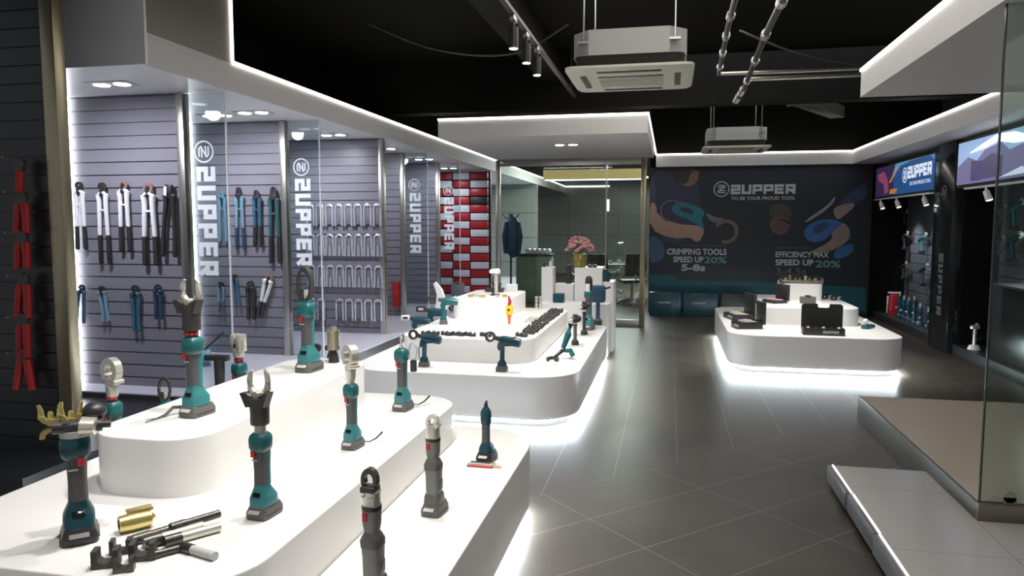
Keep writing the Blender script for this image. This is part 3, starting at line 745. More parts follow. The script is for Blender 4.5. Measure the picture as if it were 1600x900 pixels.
# ================================================================== platforms on the right
tile_mat('white_tile', (0.40, 0.395, 0.385), (0.22, 0.21, 0.20), 1.48, 0.8, 3.44, 0.8, 0.16, 'XY', 0.004)
struct(B().box(0.97, 4.3, -2.5, 4.60, 0.03, 0.12), 'trim_14', MATS['white_tile'])
struct(B().box(1.0, 4.3, -2.5, 4.57, 0.0, 0.03), 'trim_15', M_darkface)
t = thing('platform_edging', 'bright metal edging on the left side of the low white step', 'edging', (0, 0, 0))
for a, c, dx in ((4.13, 4.60, 0.0), (3.60, 4.11, 0.004), (1.0, 3.58, 0.0)):
    B().box(0.945 + dx, 0.968 + dx, a, c, 0.03, 0.123, 0.002).obj('edge_strip', mat('edge_aluminium', (0.20, 0.20, 0.21), 0.35, 0.5), t)
    B().box(0.972 + dx, 0.980 + dx, a, c, 0.120, 0.125).obj('light_line', mat('edge_glow', (1, 1, 1), emit=(1, 0.97, 0.92), es=1.6), t, False)
M_brown = mat('glossy_taupe', (0.46, 0.40, 0.34), 0.16, noise=0.03, ns=3)
cab = thing('glass_cabinet', 'raised taupe topped platform with a glass pane in front at the right edge', 'display cabinet', (0, 0, 0))
B().box(1.50, 3.2, 3.92, 6.20, 0.192, 0.20).obj('platform_top', M_brown, cab, False)
B().box(1.52, 3.2, 3.90, 6.18, 0.0, 0.192).obj('platform_body', mat('platform_grey', (0.20, 0.20, 0.21), 0.4), cab, False)
B().box(1.485, 1.50, 3.89, 6.20, 0.0, 0.205, 0.002).obj('side_trim', mat('trim_dark', (0.12, 0.115, 0.11), 0.35, 0.5), cab)
B().box(1.485, 3.2, 3.86, 3.89, 0.10, 0.205, 0.002).obj('front_trim', mat('trim_bronze', (0.22, 0.19, 0.15), 0.35, 0.8), cab)
gp = B().box(1.505, 3.2, 3.895, 3.905, 0.20, 2.57).obj('glass_pane', M_glass_case, cab, False)
B().box(1.500, 1.506, 3.892, 3.908, 0.20, 2.57).obj('pane_edge', mat('glass_edge', (0.02, 0.03, 0.03), 0.2), gp, False)
b = B().box(1.60, 1.66, 3.885, 3.893, 0.205, 0.24, 0.002).cyl((1.63, 3.885, 0.24), (1.63, 3.893, 0.24), 0.03, n=16)
b.obj('glass_clamp', M_steel, cab)

# ================================================================== ceiling equipment
def ac(x, y, z, label, s=0.95):
    t = thing('ceiling_air_conditioner', label, 'air conditioner', (x, y, z))
    h = s / 2
    Mc = mat('ac_cream', (0.66, 0.66, 0.55), 0.45)
    B().loft([(0, h * .96, h * .96), (0.012, h, h), (0.03, h, h)], 40, 14).obj('panel', Mc, t)
    B().loft([(0.03, h * .80, h * .80), (0.115, h * .86, h * .86)], 40, 12).obj('skirt', mat('ac_skirt', (0.015, 0.014, 0.01), 0.7), t)
    q_ = h * .88; e_ = h * .26; O = [(q_ - e_, -q_), (q_, -q_ + e_), (q_, q_ - e_), (q_ - e_, q_), (-q_ + e_, q_), (-q_, q_ - e_), (-q_, -q_ + e_), (-q_ + e_, -q_)]
    b = B().rings([[(x_, y_, 0.115) for x_, y_ in O], [(x_, y_, 0.30) for x_, y_ in O]])
    b.obj('casing', mat('ac_casing', (0.42, 0.43, 0.41), 0.5, 0.1), t)
    # intake grille with slats and four outlet vanes
    B().box(-h * .52, h * .52, -h * .40, h * .46, -0.004, 0.001).obj('grille_recess', mat('ac_recess', (0.10, 0.10, 0.085), 0.6), t, False)
    b = B()
    for k in range(6): b.box(-h * .52, h * .52, -h * .36 + k * h * .14, -h * .36 + k * h * .14 + h * .085, -0.010, -0.004)
    b.obj('grille', Mc, t, False)
    for a in range(4):
        R = Matrix.Rotation(a * PI / 2, 4, 'Z')
        b = B(); b.M = R; b.box(-h * .50, h * .50, -h * .80, -h * .70, -0.006, -0.001, 0.002); b.obj('outlet_vane', MATS['ac_recess'], t)
    for sx in (-1, 1):
        for sy in (-1, 1):
            B().cyl((sx * h * .7, sy * h * .86, 0.20), (sx * h * .7, sy * h * .86, 3.69 - z), 0.007, n=6).obj('hanger_rod', M_steel, t)
            B().box(sx * h * .7 - .04, sx * h * .7 + .04, sy * h * .86 - .03, sy * h * .86 + .03, 0.20, 0.215).obj('bracket', M_steel, t)
    return t
a0 = ac(-0.32, 6.0, 2.69, 'large cream ceiling air conditioner, the nearer one above the aisle')
dup(a0, (0.92, 11.55, 2.655), 'cream ceiling air conditioner, the farther one near the mural')

tr = thing('ceiling_track', 'black ceiling track rail carrying the three dark spotlights', 'track', (-1.18, 0, 3.12))
B().box(-0.02, 0.02, 1.0, 9.2, 0, 0.03).obj('rail', M_dark, tr, False)
for y in (1.2, 4.5, 8.9): B().cyl((0, y, 0.03), (0, y, 0.58), 0.006, n=6).obj('hanger', M_dark, tr)
def tspot(y, label):
    t = thing('track_spotlight', label, 'spotlight', (-1.18, y, 2.88))
    B().cyl((0, 0, 0.0), (0, 0, 0.155), 0.036, n=20).obj('housing', M_dark, t)
    B().cyl((0, 0, -0.003), (0, 0, 0.004), 0.031, n=20).obj('lens', mat('spot_glow', (1, 1, 1), emit=(1, 0.98, 0.95), es=14), t)
    B().tube([(0.0, 0, 0.155), (0.0, 0, 0.20)], 0.009).obj('stem', M_dark, t)
    B().box(-0.018, 0.018, -0.06, 0.06, 0.20, 0.24, 0.004).obj('adapter', M_steel, t)
    return t
s0 = tspot(5.57, 'dark cylinder spotlight on the track, leftmost and nearest of the three')
dup(s0, (-1.18, 6.08, 2.88), 'dark cylinder spotlight on the track, middle of the three')
dup(s0, (-1.18, 6.58, 2.88), 'dark cylinder spotlight on the track, lowest in view of the three')

def pipe(pts, r, label, m, wraps=0):
    t = thing('ceiling_pipe', label, 'pipe', (0, 0, 0))
    B().tube(pts, r, 10).obj('pipe_run', m, t)
    for k in range(wraps):
        f_ = (k + 0.5) / wraps
        i = int(f_ * (len(pts) - 1)); q = f_ * (len(pts) - 1) - i
        p = Vector(pts[i]).lerp(Vector(pts[i + 1]), q); d = (Vector(pts[i + 1]) - Vector(pts[i])).normalized() * 0.05
        B().cyl(p - d, p + d, r * 1.5, n=10).obj('foil_wrap', mat('foil', (0.75, 0.75, 0.72), 0.25, 1.0, bump=0.6, ns=60), t)
    return t
M_pipe = mat('pipe_black', (0.05, 0.05, 0.05), 0.35)
M_pipe_s = mat('pipe_steel', (0.35, 0.34, 0.30), 0.35, 0.9)
pipe([(0.40, 2.6, 3.12), (0.41, 4.5, 3.12), (0.42, 6.2, 3.12), (0.46, 8.0, 3.10)], 0.022, 'foil wrapped pipe running along the ceiling, left one of two', M_pipe, 9)
pipe([(0.80, 2.6, 3.14), (0.74, 4.5, 3.12), (0.74, 6.5, 3.11), (0.78, 8.6, 3.08), (0.70, 8.9, 2.95)], 0.026, 'foil wrapped pipe running along the ceiling, right one of two', M_pipe, 9)
pipe([(0.46, 8.0, 3.10), (1.2, 8.02, 3.10), (2.6, 8.05, 3.11)], 0.018, 'steel cross pipe under the ceiling ending at the left foil pipe', M_pipe_s)
pipe([(0.78, 8.35, 3.10), (1.6, 8.35, 3.10), (2.9, 8.4, 3.11)], 0.022, 'steel cross pipe under the ceiling ending at the right foil pipe', M_pipe_s)
pipe([(0.9, 5.9, 3.3), (1.7, 5.95, 3.3), (2.6, 6.0, 3.3)], 0.012, 'thin conduit near the entry canopy under the ceiling', M_pipe_s)
def cable(pts, label, r=0.010):
    # smooth catmull-rom through the points
    P = [Vector(p) for p in pts]; Q = []
    for i in range(len(P) - 1):
        p0, p1, p2, p3 = P[max(i - 1, 0)], P[i], P[i + 1], P[min(i + 2, len(P) - 1)]
        for k in range(8):
            u = k / 8
            Q.append(0.5 * ((2 * p1) + (-p0 + p2) * u + (2 * p0 - 5 * p1 + 4 * p2 - p3) * u * u + (-p0 + 3 * p1 - 3 * p2 + p3) * u ** 3))
    Q.append(P[-1])
    return tag(B().tube(Q, r, 6).obj('ceiling_cable', M_pipe, None), label, 'cable')
cable([(-2.6, 5.6, 3.4), (-1.4, 5.5, 3.25), (-0.6, 5.4, 3.30), (0.5, 5.4, 3.22), (2.2, 5.6, 3.35)], 'black cable sagging across above the nearer air conditioner')
cable([(-1.5, 4.4, 3.5), (-0.9, 4.6, 3.2), (0.1, 4.9, 3.28), (1.4, 4.9, 3.2), (2.9, 5.2, 3.4)], 'black cable crossing the ceiling nearest to the viewer')
cable([(0.6, 7.3, 3.35), (1.2, 7.4, 3.12), (1.9, 7.6, 3.05), (2.6, 7.7, 3.22), (3.3, 7.8, 3.2)], 'black cable looping beside the entry canopy')
cable([(-2.9, 6.9, 3.5), (-2.2, 6.9, 3.22), (-1.5, 7.1, 3.2), (-1.0, 7.3, 3.5)], 'black cable sagging left of the track spotlights')
d = thing('air_duct', 'dull metal air duct slanting under the black ceiling', 'duct', (0, 0, 0))
b = B(); b.M = Matrix.Translation((1.9, 10.6, 3.06)) @ Matrix.Rotation(-0.5, 4, 'Z'); b.box(-0.10, 0.10, -0.8, 0.8, 0, 0.16, 0.01); b.obj('duct_body', M_duct, d)
b = B(); b.M = Matrix.Translation((1.9, 10.6, 3.06)) @ Matrix.Rotation(-0.5, 4, 'Z')
b.box(-0.12, 0.12, -0.82, -0.78, -0.02, 0.18, 0.004); b.obj('duct_flange', M_duct, d)

# ================================================================== podiums
def rrect(x0, x1, y0, y1, r, n=12):
    P = []
    for cx, cy, a0 in ((x1 - r, y1 - r, 0), (x0 + r, y1 - r, 90), (x0 + r, y0 + r, 180), (x1 - r, y0 + r, 270)):
        for k in range(n + 1):
            a = math.radians(a0 + 90 * k / n); P.append((cx + r * math.cos(a), cy + r * math.sin(a)))
    return P
def slab(x0, x1, y0, y1, r, z0, z1, bev=0.006):
    b = B(); R = [[(x, y, z0) for x, y in rrect(x0, x1, y0, y1, r)], [(x, y, z1 - bev) for x, y in rrect(x0, x1, y0, y1, r)]]
    for a in (30, 60, 90):
        i = bev * (1 - math.cos(math.radians(a))); h = bev * math.sin(math.radians(a))
        R.append([(x, y, z1 - bev + h) for x, y in rrect(x0 + i, x1 - i, y0 + i, y1 - i, r - i)])
    return b.rings(R)
def podium(label, tiers):
    t = thing('display_podium', label, 'podium', (0, 0, 0))
    x0, x1, y0, y1, r, zt = tiers[0]
    slab(x0 + .07, x1 - .07, y0 + .07, y1 - .07, r - .06, 0.0, 0.050).obj('recessed_foot', M_dark, t)
    slab(x0 + .02, x1 - .02, y0 + .02, y1 - .02, r - .02, 0.062, 0.086, 0.004).obj('light_lip', M_lip, t)
    # led ribbon tucked under the lip
    b = B(); n = None
    R = [[(x, y, z) for x, y in rrect(x0 + i, x1 - i, y0 + i, y1 - i, r - i)] for i, z in ((.028, .0615), (.028, .056), (.050, .056), (.050, .0615))]
    b.rings(R, closed=True); b.obj('led_ribbon', M_led_cool, t)
    z = 0.086
    for k, (a0, a1, b0, b1, rr, zt) in enumerate(tiers):
        slab(a0, a1, b0, b1, rr, z, zt).obj('tier', M_white, t)
        z = zt
    return t
podium('long white three-tier podium nearest the viewer with a row of upright teal tools',
       [(-2.71, -0.695, 1.1, 4.0, 0.34, 0.40), (-2.29, -1.11, 1.635, 3.87, 0.22, 0.60), (-2.05, -1.585, 2.18, 3.76, 0.16, 0.81)])
podium('white three-tier podium in the middle left with pistol shaped tools and dies',
       [(-2.56, -0.68, 5.42, 8.62, 0.36, 0.40), (-2.28, -1.10, 5.90, 8.32, 0.24, 0.60), (-2.16, -1.58, 7.15, 8.20, 0.10, 0.81)])
podium('white three-tier podium on the right of the aisle with open black cases',
       [(0.63, 2.38, 8.0, 10.8, 0.30, 0.40), (1.03, 2.15, 8.92, 10.6, 0.22, 0.60), (1.43, 1.90, 9.86, 10.5, 0.06, 0.81)])
# stepped white blocks before the office
def block(x0, x1, y0, y1, z, label):
    t = tag(slab(x0, x1, y0, y1, 0.02, 0.0, z, 0.005).obj('display_block', M_white, None), label, 'display block')
    return t
block(-1.52, -0.69, 8.66, 9.00, 0.62, 'lowest wide white block of the stepped blocks before the office')
block(-1.56, -1.41, 9.02, 9.25, 1.03, 'slim tall white block at the left of the stepped blocks')
block(-1.40, -1.16, 9.10, 9.30, 0.82, 'mid height white block beside the slim tall block')
block(-1.15, -0.80, 9.06, 9.45, 1.03, 'wide tall white block at the back of the stepped blocks')
block(-0.79, -0.66, 9.02, 9.45, 0.86, 'short white block at the right end of the stepped blocks')

# ================================================================== tools
def battery(t, m=M_batt, lab=M_label, s=1.0, fx=0.041, fy=0.058, h=0.046):
    bt = B().loft([(0, fx * .96, fy * .96, 0, .012), (.006, fx, fy, 0, .012), (h * .55, fx, fy, 0, .012), (h, fx * .80, fy * .86, 0, .012)], 28, 7).obj('battery', m, t)
    b = B(); b.M = Matrix.Translation((0, -fy * .93 + .012, h * .76)) @ Matrix.Rotation(math.radians(-52), 4, 'X')
    b.box(-fx * .55, fx * .50, -.001, .001, -.013, .013); b.obj('label_plate', lab, bt, False)
    B().box(-fx - .002, fx + .002, -.03, .05, h * .28, h * .36).obj('seam', M_dark, bt, False)
def guard_head(t, z, r=0.034, h=0.105, jaw=True, m=M_guard):
    B().loft([(z, r * .86, r * .86), (z + .006, r * .92, r * .92), (z + h * .45, r * .92, r * .92), (z + h * .8, r * 1.0, r * 1.0), (z + h, r * 1.12, r * 1.12)], 24, 2.2).obj('guard_sleeve', m, t)
    b = B()
    b.prism([(-r * 1.6, z + h * 1.16), (-r * .95, z + h * .66), (-r * .2, z + h * .70), (-r * .25, z + h * 1.06), (-r * 1.1, z + h * 1.2)], -r * 1.0, -r * .2, 'XZ')
    b.prism([(r * 1.5, z + h * 1.2), (r * .95, z + h * .66), (r * .3, z + h * .72), (r * .4, z + h * 1.05), (r * 1.2, z + h * 1.2)], -r * .8, r * .3, 'XZ')
    b.obj('flared_shield', m, t)
    B().cyl((0, 0, z + h * .6), (0, 0, z + h * 1.18), r * .72, n=20).cyl((0, -r * .75, z + h * 1.12), (0, r * .75, z + h * 1.12), r * .35).obj('jaw_block', M_chrome, t)
    for s_ in ((-1, 1) if jaw else ()):
        P = [(s_ * r * .50, 0, z + h * 1.05), (s_ * r * .98, 0, z + h * 1.30), (s_ * r * 1.08, 0, z + h * 1.58), (s_ * r * .98, 0, z + h * 1.82), (s_ * r * .72, 0, z + h * (2.02 if s_ > 0 else 1.94))]
        B().tube(P, [r * .42, r * .36, r * .30, r * .25, r * .16], 8).obj('jaw', M_chrome, t)
def c_head(t, z, ro=0.044, ri=0.021, w_=0.030, m=M_chrome, gap=True, nz=0.75):
    RZ = Matrix.Rotation(nz, 4, 'Z')
    B().cyl((0, 0, z), (0, 0, z + .045), .024, .027, 18).obj('neck_block', m, t)
    c = (0, z + .040 + ro * 1.35)
    b = B(); b.M = RZ
    b.arc(c, ro, ri, -62, 232 if gap else 298, -w_ / 2, w_ / 2, 'XZ', 22, 0.86)
    b.obj('c_jaw', m, t)
    b = B(); b.M = RZ; b.prism([(-.020, z + .040), (.020, z + .040), (.026, z + .062), (.012, z + .078), (-.012, z + .078), (-.026, z + .062)], -w_ * .42, w_ * .42, 'XZ').obj('anvil', m, t)
    b = B(); b.M = RZ; b.cyl((.034, -.026, z + .066), (.034, .026, z + .066), .011, n=12).obj('latch_pin', m, t)

def inline_tool(label, loc, rz, H, head, scheme='teal', cord=0, group=None, parts='full'):
    """upright in-line pressing tool standing on its battery; design height 0.34 up to the neck"""
    names = {'C': 'crimping_tool', 'guard': 'cable_cutter', 'tube': 'expander_tool', 'loop': 'oval_cutter', 'crown': 'turning_press', 'hook': 'hook_cutter', 'needle': 'rivet_tool', 'slot': 'slotted_cutter', 'dome': 'upright_driver'}
    t = thing(names[head], label, {'C': 'crimping tool', 'guard': 'cutting tool', 'tube': 'power tool', 'loop': 'cutting tool', 'crown': 'power tool', 'hook': 'cutting tool', 'needle': 'power tool', 'slot': 'cutting tool', 'dome': 'power tool'}[head], loc, rz, group)
    A, G, Cc = {'teal': (M_teal, M_grip, M_teal), 'deep': (M_teal_deep, M_grip, M_teal_deep), 'grey': (M_grey_plastic, M_grey_plastic, M_batt)}[scheme]
    if scheme == 'grey':
        battery(t, M_batt)
        B().loft([(.046, .034, .042, 0, .008), (.075, .032, .040, 0, .008), (.085, .030, .034, 0, .008)], 24, 5).obj('shoe', M_batt, t)
        B().loft([(.085, .028, .031, 0, .006), (.150, .029, .032, 0, .006), (.185, .031, .034, 0, .004)], 24, 3.5).obj('motor_housing', M_grey_plastic, t)
        B().loft([(.185, .033, .036, 0, .004), (.205, .034, .036, 0, .002), (.222, .026, .030, 0, 0), (.232, .020, .022)], 24, 3.2).obj('collar', M_batt, t)
        B().loft([(.230, .022, .022), (.255, .027, .026), (.295, .028, .027), (.300, .028, .027)], 24, 2.6).obj('grip', M_grey_plastic, t)
        B().loft([(.300, .030, .029), (.312, .030, .029)], 24, 2.2).obj('band', M_dark, t)
        B().box(-.018, -.002, -.030, -.024, .268, .293, .002).obj('trigger', M_red, t)
        B().box(.018, .034, -.012, .022, .10, .145, .006).obj('side_lever', M_batt, t)
        z = .312
    elif scheme == 'deep' and head == 'needle':
        battery(t, M_dark)
        B().loft([(.046, .034, .042, 0, .008), (.070, .030, .038, 0, .006), (.092, .020, .022)], 24, 4).obj('shoe', M_teal_deep, t)
        B().loft([(.092, .019, .021), (.150, .018, .020), (.185, .020, .022)], 24, 3).obj('grip', M_grip, t)
        B().loft([(.185, .022, .024), (.215, .026, .028), (.245, .025, .026), (.265, .014, .014)], 24, 2.6).obj('nose_cone', M_teal_deep, t)
        B().cyl((0, 0, .262), (0, 0, .285), .011, .008, 14).obj('nozzle', M_dark, t)
        B().prism([(-.008, .275), (.006, .275), (.008, .300), (-.002, .297)], -.003, .003, 'XZ').obj('tip', M_dark, t)
        B().box(-.012, .012, -.026, -.020, .225, .24, .002).obj('trigger', M_teal_deep, t)
        return t
    else:
        if head == 'crown': battery(t, M_dark, M_batt)
        else: battery(t)
        B().loft([(.046, .036, .046, 0, .008), (.078, .035, .045, 0, .008), (.092, .031, .036, 0, .006), (.118, .022, .025, 0, .002), (.128, .021, .023)], 28, 4).obj('shoe', M_teal_light if scheme == 'teal' else A, t)
        b = B(); b.M = Matrix.Translation((0, -.030, .094)) @ Matrix.Rotation(math.radians(-40), 4, 'X')
        b.box(-.014, .014, -.002, .004, -.010, .010, .001); b.obj('display', M_screenoff, t)
        B().loft([(.126, .0215, .022, 0, -.002), (.180, .020, .021, 0, -.003), (.225, .021, .0215, 0, -.003), (.262, .024, .024, 0, -.002)], 24, 3).obj('grip', G, t)
        B().loft([(.122, .017, .017, .006, .012), (.190, .015, .014, .007, .014), (.262, .020, .019, .005, .012)], 20, 3).obj('back_shell', M_teal_light if scheme == 'teal' else A, t)
        B().loft([(.254, .024, .026), (.262, .031, .032), (.272, .034, .035), (.302, .035, .036), (.316, .031, .032), (.324, .023, .023)], 24, 3.2).obj('collar', Cc, t)
        tx = .010 if head == 'crown' else -.011
        B().box(tx - .008, tx + .008, -.033, -.024, .236, .262, .002).obj('trigger', M_red, t)
        B().box(-.018, .004, -.0275, -.0255, .222, .227).obj('lettering', M_label, t, False)
        z = .324
    if head == 'guard':
        nk = .032 if parts != 'redneck' else .026
        if parts == 'redneck':
            B().cyl((0, 0, z), (0, 0, z + nk), .022, n=16).obj('neck', M_dark, t)
            b = B()
            for k in range(5):
                a = -PI / 2 + (k - 2) * 0.7
                b.ball((.020 * math.cos(a), .020 * math.sin(a), z + .013), .009, u=8, v=6)
            b.obj('warning_marks', M_red, t)
        else:
            B().cyl((0, 0, z), (0, 0, z + nk), .020, n=20).obj('neck', M_chrome, t)
        guard_head(t, z + nk)
    elif head == 'C':
        if parts == 'redneck':
            B().cyl((0, 0, z), (0, 0, z + .026), .021, n=16).obj('neck', M_dark, t)
            b = B()
            for k in range(5):
                a = -PI / 2 + (k - 2) * 0.7
                b.ball((.019 * math.cos(a), .019 * math.sin(a), z + .013), .008, u=8, v=6)
            b.obj('warning_marks', M_red, t)
            c_head(t, z + .022, .056, .028, .036, nz=0.05)
        elif scheme == 'grey':
            b = B().loft([(z, .027, .026), (z + .045, .025, .024), (z + .050, .028, .022)], 20, 3); b.obj('head_block', M_chrome, t)
            B().arc((0, z + .062), .032, .018, 0, 215, -.012, .012, 'XZ', 16, .8).obj('hook_jaw', M_chrome, t)
            B().cyl((.018, -.02, z + .05), (.018, .02, z + .05), .010, n=12).obj('latch_pin', M_chrome, t)
        else:
            B().cyl((0, 0, z), (0, 0, z + .030), .019, n=20).obj('neck', M_chrome, t)
            c_head(t, z + .024, .056, .030, .042, nz=-0.45)
    elif head == 'dome':
        B().loft([(z, .026, .026), (z + .06, .030, .028), (z + .095, .028, .026), (z + .115, .016, .015), (z + .12, .006, .006)], 22, 2.3).obj('dark_head', M_dark, t)
        B().box(-.018, .018, -.034, -.026, z - .01, z + .055, .003).obj('white_label', M_wht, t)
    elif head == 'slot':
        B().cyl((0, 0, z), (0, 0, z + .026), .021, n=16).obj('neck', M_dark, t)
        b = B()
        for k in range(5):
            a = -PI / 2 + (k - 2) * 0.7
            b.ball((.019 * math.cos(a), .019 * math.sin(a), z + .013), .008, u=8, v=6)
        b.obj('warning_marks', M_red, t)
        B().loft([(z + .026, .026, .026), (z + .050, .028, .028), (z + .060, .030, .030)], 20, 2.2).obj('head_collar', M_label, t)
        b = B()
        for s_ in (-1, 1): b.box(s_ * .018 - .013, s_ * .018 + .013, -.028, .028, z + .058, z + .145, .006)
        b.box(-.03, .03, -.028, .028, z + .055, z + .072, .004); b.obj('slotted_head', M_chrome, t)
        B().cyl((0, -.031, z + .09), (0, .031, z + .09), .007, n=10).obj('pin', M_iron, t)
    elif head == 'tube':
        B().cyl((0, 0, z - .004), (0, 0, z + .006), .020, .012, 16).obj('nose_ring', M_dark, t)
        B().tube([(0, 0, z), (0, 0, z + .020), (0, 0, z + .021), (0, 0, z + .060)], [.010, .010, .007, .007], 14).obj('nozzle', M_chrome, t)
        B().cyl((0, 0, z + .052), (0, 0, z + .066), .009, .007, 14).obj('nozzle_tip', M_label, t)
        B().tube([(.052 + .022 * math.cos(a), .03, .31 + .045 * math.sin(a)) for a in [k * PI / 8 for k in range(16)]], .004, 6, True).obj('hose_loop', M_label, t)
        B().box(.038, .068, .018, .045, .20, .262, .006).obj('clip_box', M_dark, t)
    elif head == 'loop':
        c = (-.004, z + .078)
        b = B().arc(c, .085, .062, 0, 360, -.013, .013, 'XZ', 28, .42); b.obj('oval_frame', M_guard, t)
        B().box(-.006, .018, -.011, .010, z - .002, z + .058, .004).obj('blade_block', M_label, t)
        B().prism([(-.024, z - .02), (-.014, z - .02), (-.010, z + .06), (-.028, z + .06)], -.008, .008, 'XZ').obj('side_arm', M_guard, t)
        B().loft([(z - .006, .026, .024), (z + .008, .024, .022)], 20, 3).obj('head_seat', M_teal, t)
    elif head == 'hook':
        B().loft([(z, .026, .024), (z + .035, .026, .022), (z + .045, .030, .022)], 20, 3).obj('head_block', M_chrome, t)
        B().box(-.029, .020, -.022, .022, z + .040, z + .060, .004).obj('blade_seat', M_guard, t)
        for s_ in (-1, 1): B().ball((s_ * .013 - .004, -.022, z + .034), .006).obj('bolt', M_label, t)
        B().arc((-.004, z + .078), .038, .020, -20, 210, -.010, .010, 'XZ', 16, .72).obj('hook_jaw', M_iron, t)
    elif head == 'crown':
        B().cyl((0, 0, z - .004), (0, 0, z + .016), .033, .034, 22).obj('neck', M_label, t)
        B().box(-.030, .030, -.026, .026, z + .014, z + .045, .008).ball((.044, 0, z + .064), .028, u=12, v=8).obj('gear_head', M_dark, t)
        B().cyl((-.045, -.005, z + .030), (.060, -.016, z + .026), .020, n=18).cyl((.050, -.015, z + .027), (.078, -.018, z + .026), .012, n=12).obj('drive_shaft', M_dark, t)
        B().cyl((.016, -.024, z + .030), (.046, -.034, z + .028), .028, .025, 18).obj('chuck', M_chrome, t)
        for q, (cx, cz) in enumerate(((-.048, z + .066), (-.006, z + .062))):
            b = B().arc((cx, cz), .024, .013, 175, 365, -.013, .013, 'XZ', 14)
            for dx, h_ in ((-.019, .034), (.019, .036), (.0, .012)):
                b.tube([(cx + dx, 0, cz - .008 if dx else cz - .018), (cx + dx * 1.05, 0, cz + h_ * .5), (cx + dx * 1.25, 0, cz + h_)], [.0075, .006, .004], 8)
            b.cyl((cx, -.015, cz - .018), (cx, .015, cz - .018), .010, n=12)
            b.obj('brass_fork', M_gold, t)
        B().arc((-.046, z + .004), .027, .015, -10, 190, -.013, .012, 'XZ', 16).obj('brass_fork', M_gold, t)
    if cord:
        s_ = cord
        B().tube([(s_ * .03, .06, .02), (s_ * .05, .085, .012), (s_ * .07, .12, .022), (s_ * .085, .16, .045)], [.003, .003, .004, .005], 6).obj('lead', M_dark, t)
    # natural height of each design, for setting the real one
    nat = {'guard': z + .032 + .105 * 2.02, 'C': z + (.022 + .04 + .056 * 2.35 if parts == 'redneck' else (.094 if scheme == 'grey' else .024 + .04 + .05 * 2.35)),
           'tube': z + .066, 'loop': z + .163, 'crown': z + .10, 'hook': z + .106, 'slot': z + .145, 'dome': z + .12}.get(head, .30)
    k = H / nat
    w_ = 1.22 if head == 'crown' else (1.1 if head in ('loop', 'guard', 'needle') else 1.0)
    t.scale = (k * w_, k * w_, k)
    return t

T81, T60, T40 = 0.81, 0.60, 0.40
# top tier
inline_tool('largest teal and black cutter with open silver jaws, on the top tier near end', (-1.80, 2.50, T81), -0.15, 0.545, 'guard', 'teal', 0, parts='redneck')
inline_tool('teal tool with black oval loop head at the far end of the top tier', (-1.79, 3.40, T81), -0.1, 0.53, 'loop', 'teal')
t = thing('press_cylinder', 'pale steel cylinder on a black foot at the far edge of the top tier', 'press head', (-1.77, 3.655, T81))
B().loft([(0, .030, .030), (.03, .026, .026), (.07, .014, .014)], 20, 2).obj('foot', M_dark, t)
B().cyl((0, 0, .07), (0, 0, .175), .034, n=24).cyl((0, 0, .175), (0, 0, .195), .026, .020, 24).obj('cylinder', mat('satin_brass', (0.55, 0.50, 0.38), 0.35, 0.9), t)
# middle tier
inline_tool('teal tool with silver jaws in a black flared guard, on the middle tier', (-1.29, 2.12, T60), -0.1, 0.49, 'guard', 'teal')
inline_tool('teal crimping tool with silver C shaped head in the centre of the middle tier', (-1.315, 2.87, T60), -0.1, 0.435, 'C', 'teal', 1)
inline_tool('small teal tool with thin silver nozzle at the far end of the middle tier', (-1.335, 3.53, T60), -0.1, 0.385, 'tube', 'teal', 1)
inline_tool('teal tool carrying brass coloured forks at the near left of the podium', (-1.735, 1.84, T60), 0.75, 0.425, 'crown', 'deep', 0)
# lowest tier
inline_tool('grey tool with silver hook head on the lowest tier', (-0.905, 2.73, T40), -0.1, 0.405, 'C', 'grey')
inline_tool('grey tool with dark iron hook head nearest the viewer, cut off by the frame', (-0.865, 2.02, T40), -0.1, 0.415, 'hook', 'grey')
inline_tool('slim dark teal tool with black pointed tip on the lowest tier corner', (-0.862, 3.42, T40), -0.1, 0.295, 'needle', 'deep')
# behind the top tier, on the left strip of the lowest tier
inline_tool('tool with big pale ring head standing behind the podium top tier, leftmost', (-2.50, 2.88, T40), -0.2, 0.545, 'C', 'teal', 0, parts='redneck')
inline_tool('tool with dark oval head half hidden behind the largest teal cutter', (-2.50, 3.24, T40), 0.35, 0.385, 'loop', 'deep')
inline_tool('tool with slotted silver head behind the top tier, beside a black grip', (-2.41, 3.76, T40), -0.2, 0.53, 'slot', 'teal')
t = thing('spare_handle', 'black T shaped handle standing behind the top tier', 'handle', (-2.47, 3.66, T40))
B().cyl((0, 0, 0), (0, 0, .02), .04, n=18).obj('foot', M_dark, t)
B().tube([(0, 0, .02), (0, 0, .40)], [.022, .030], 12).obj('stem', M_dark, t)
B().box(-.085, .06, -.02, .02, .39, .425, .008).obj('crossbar', M_dark, t)

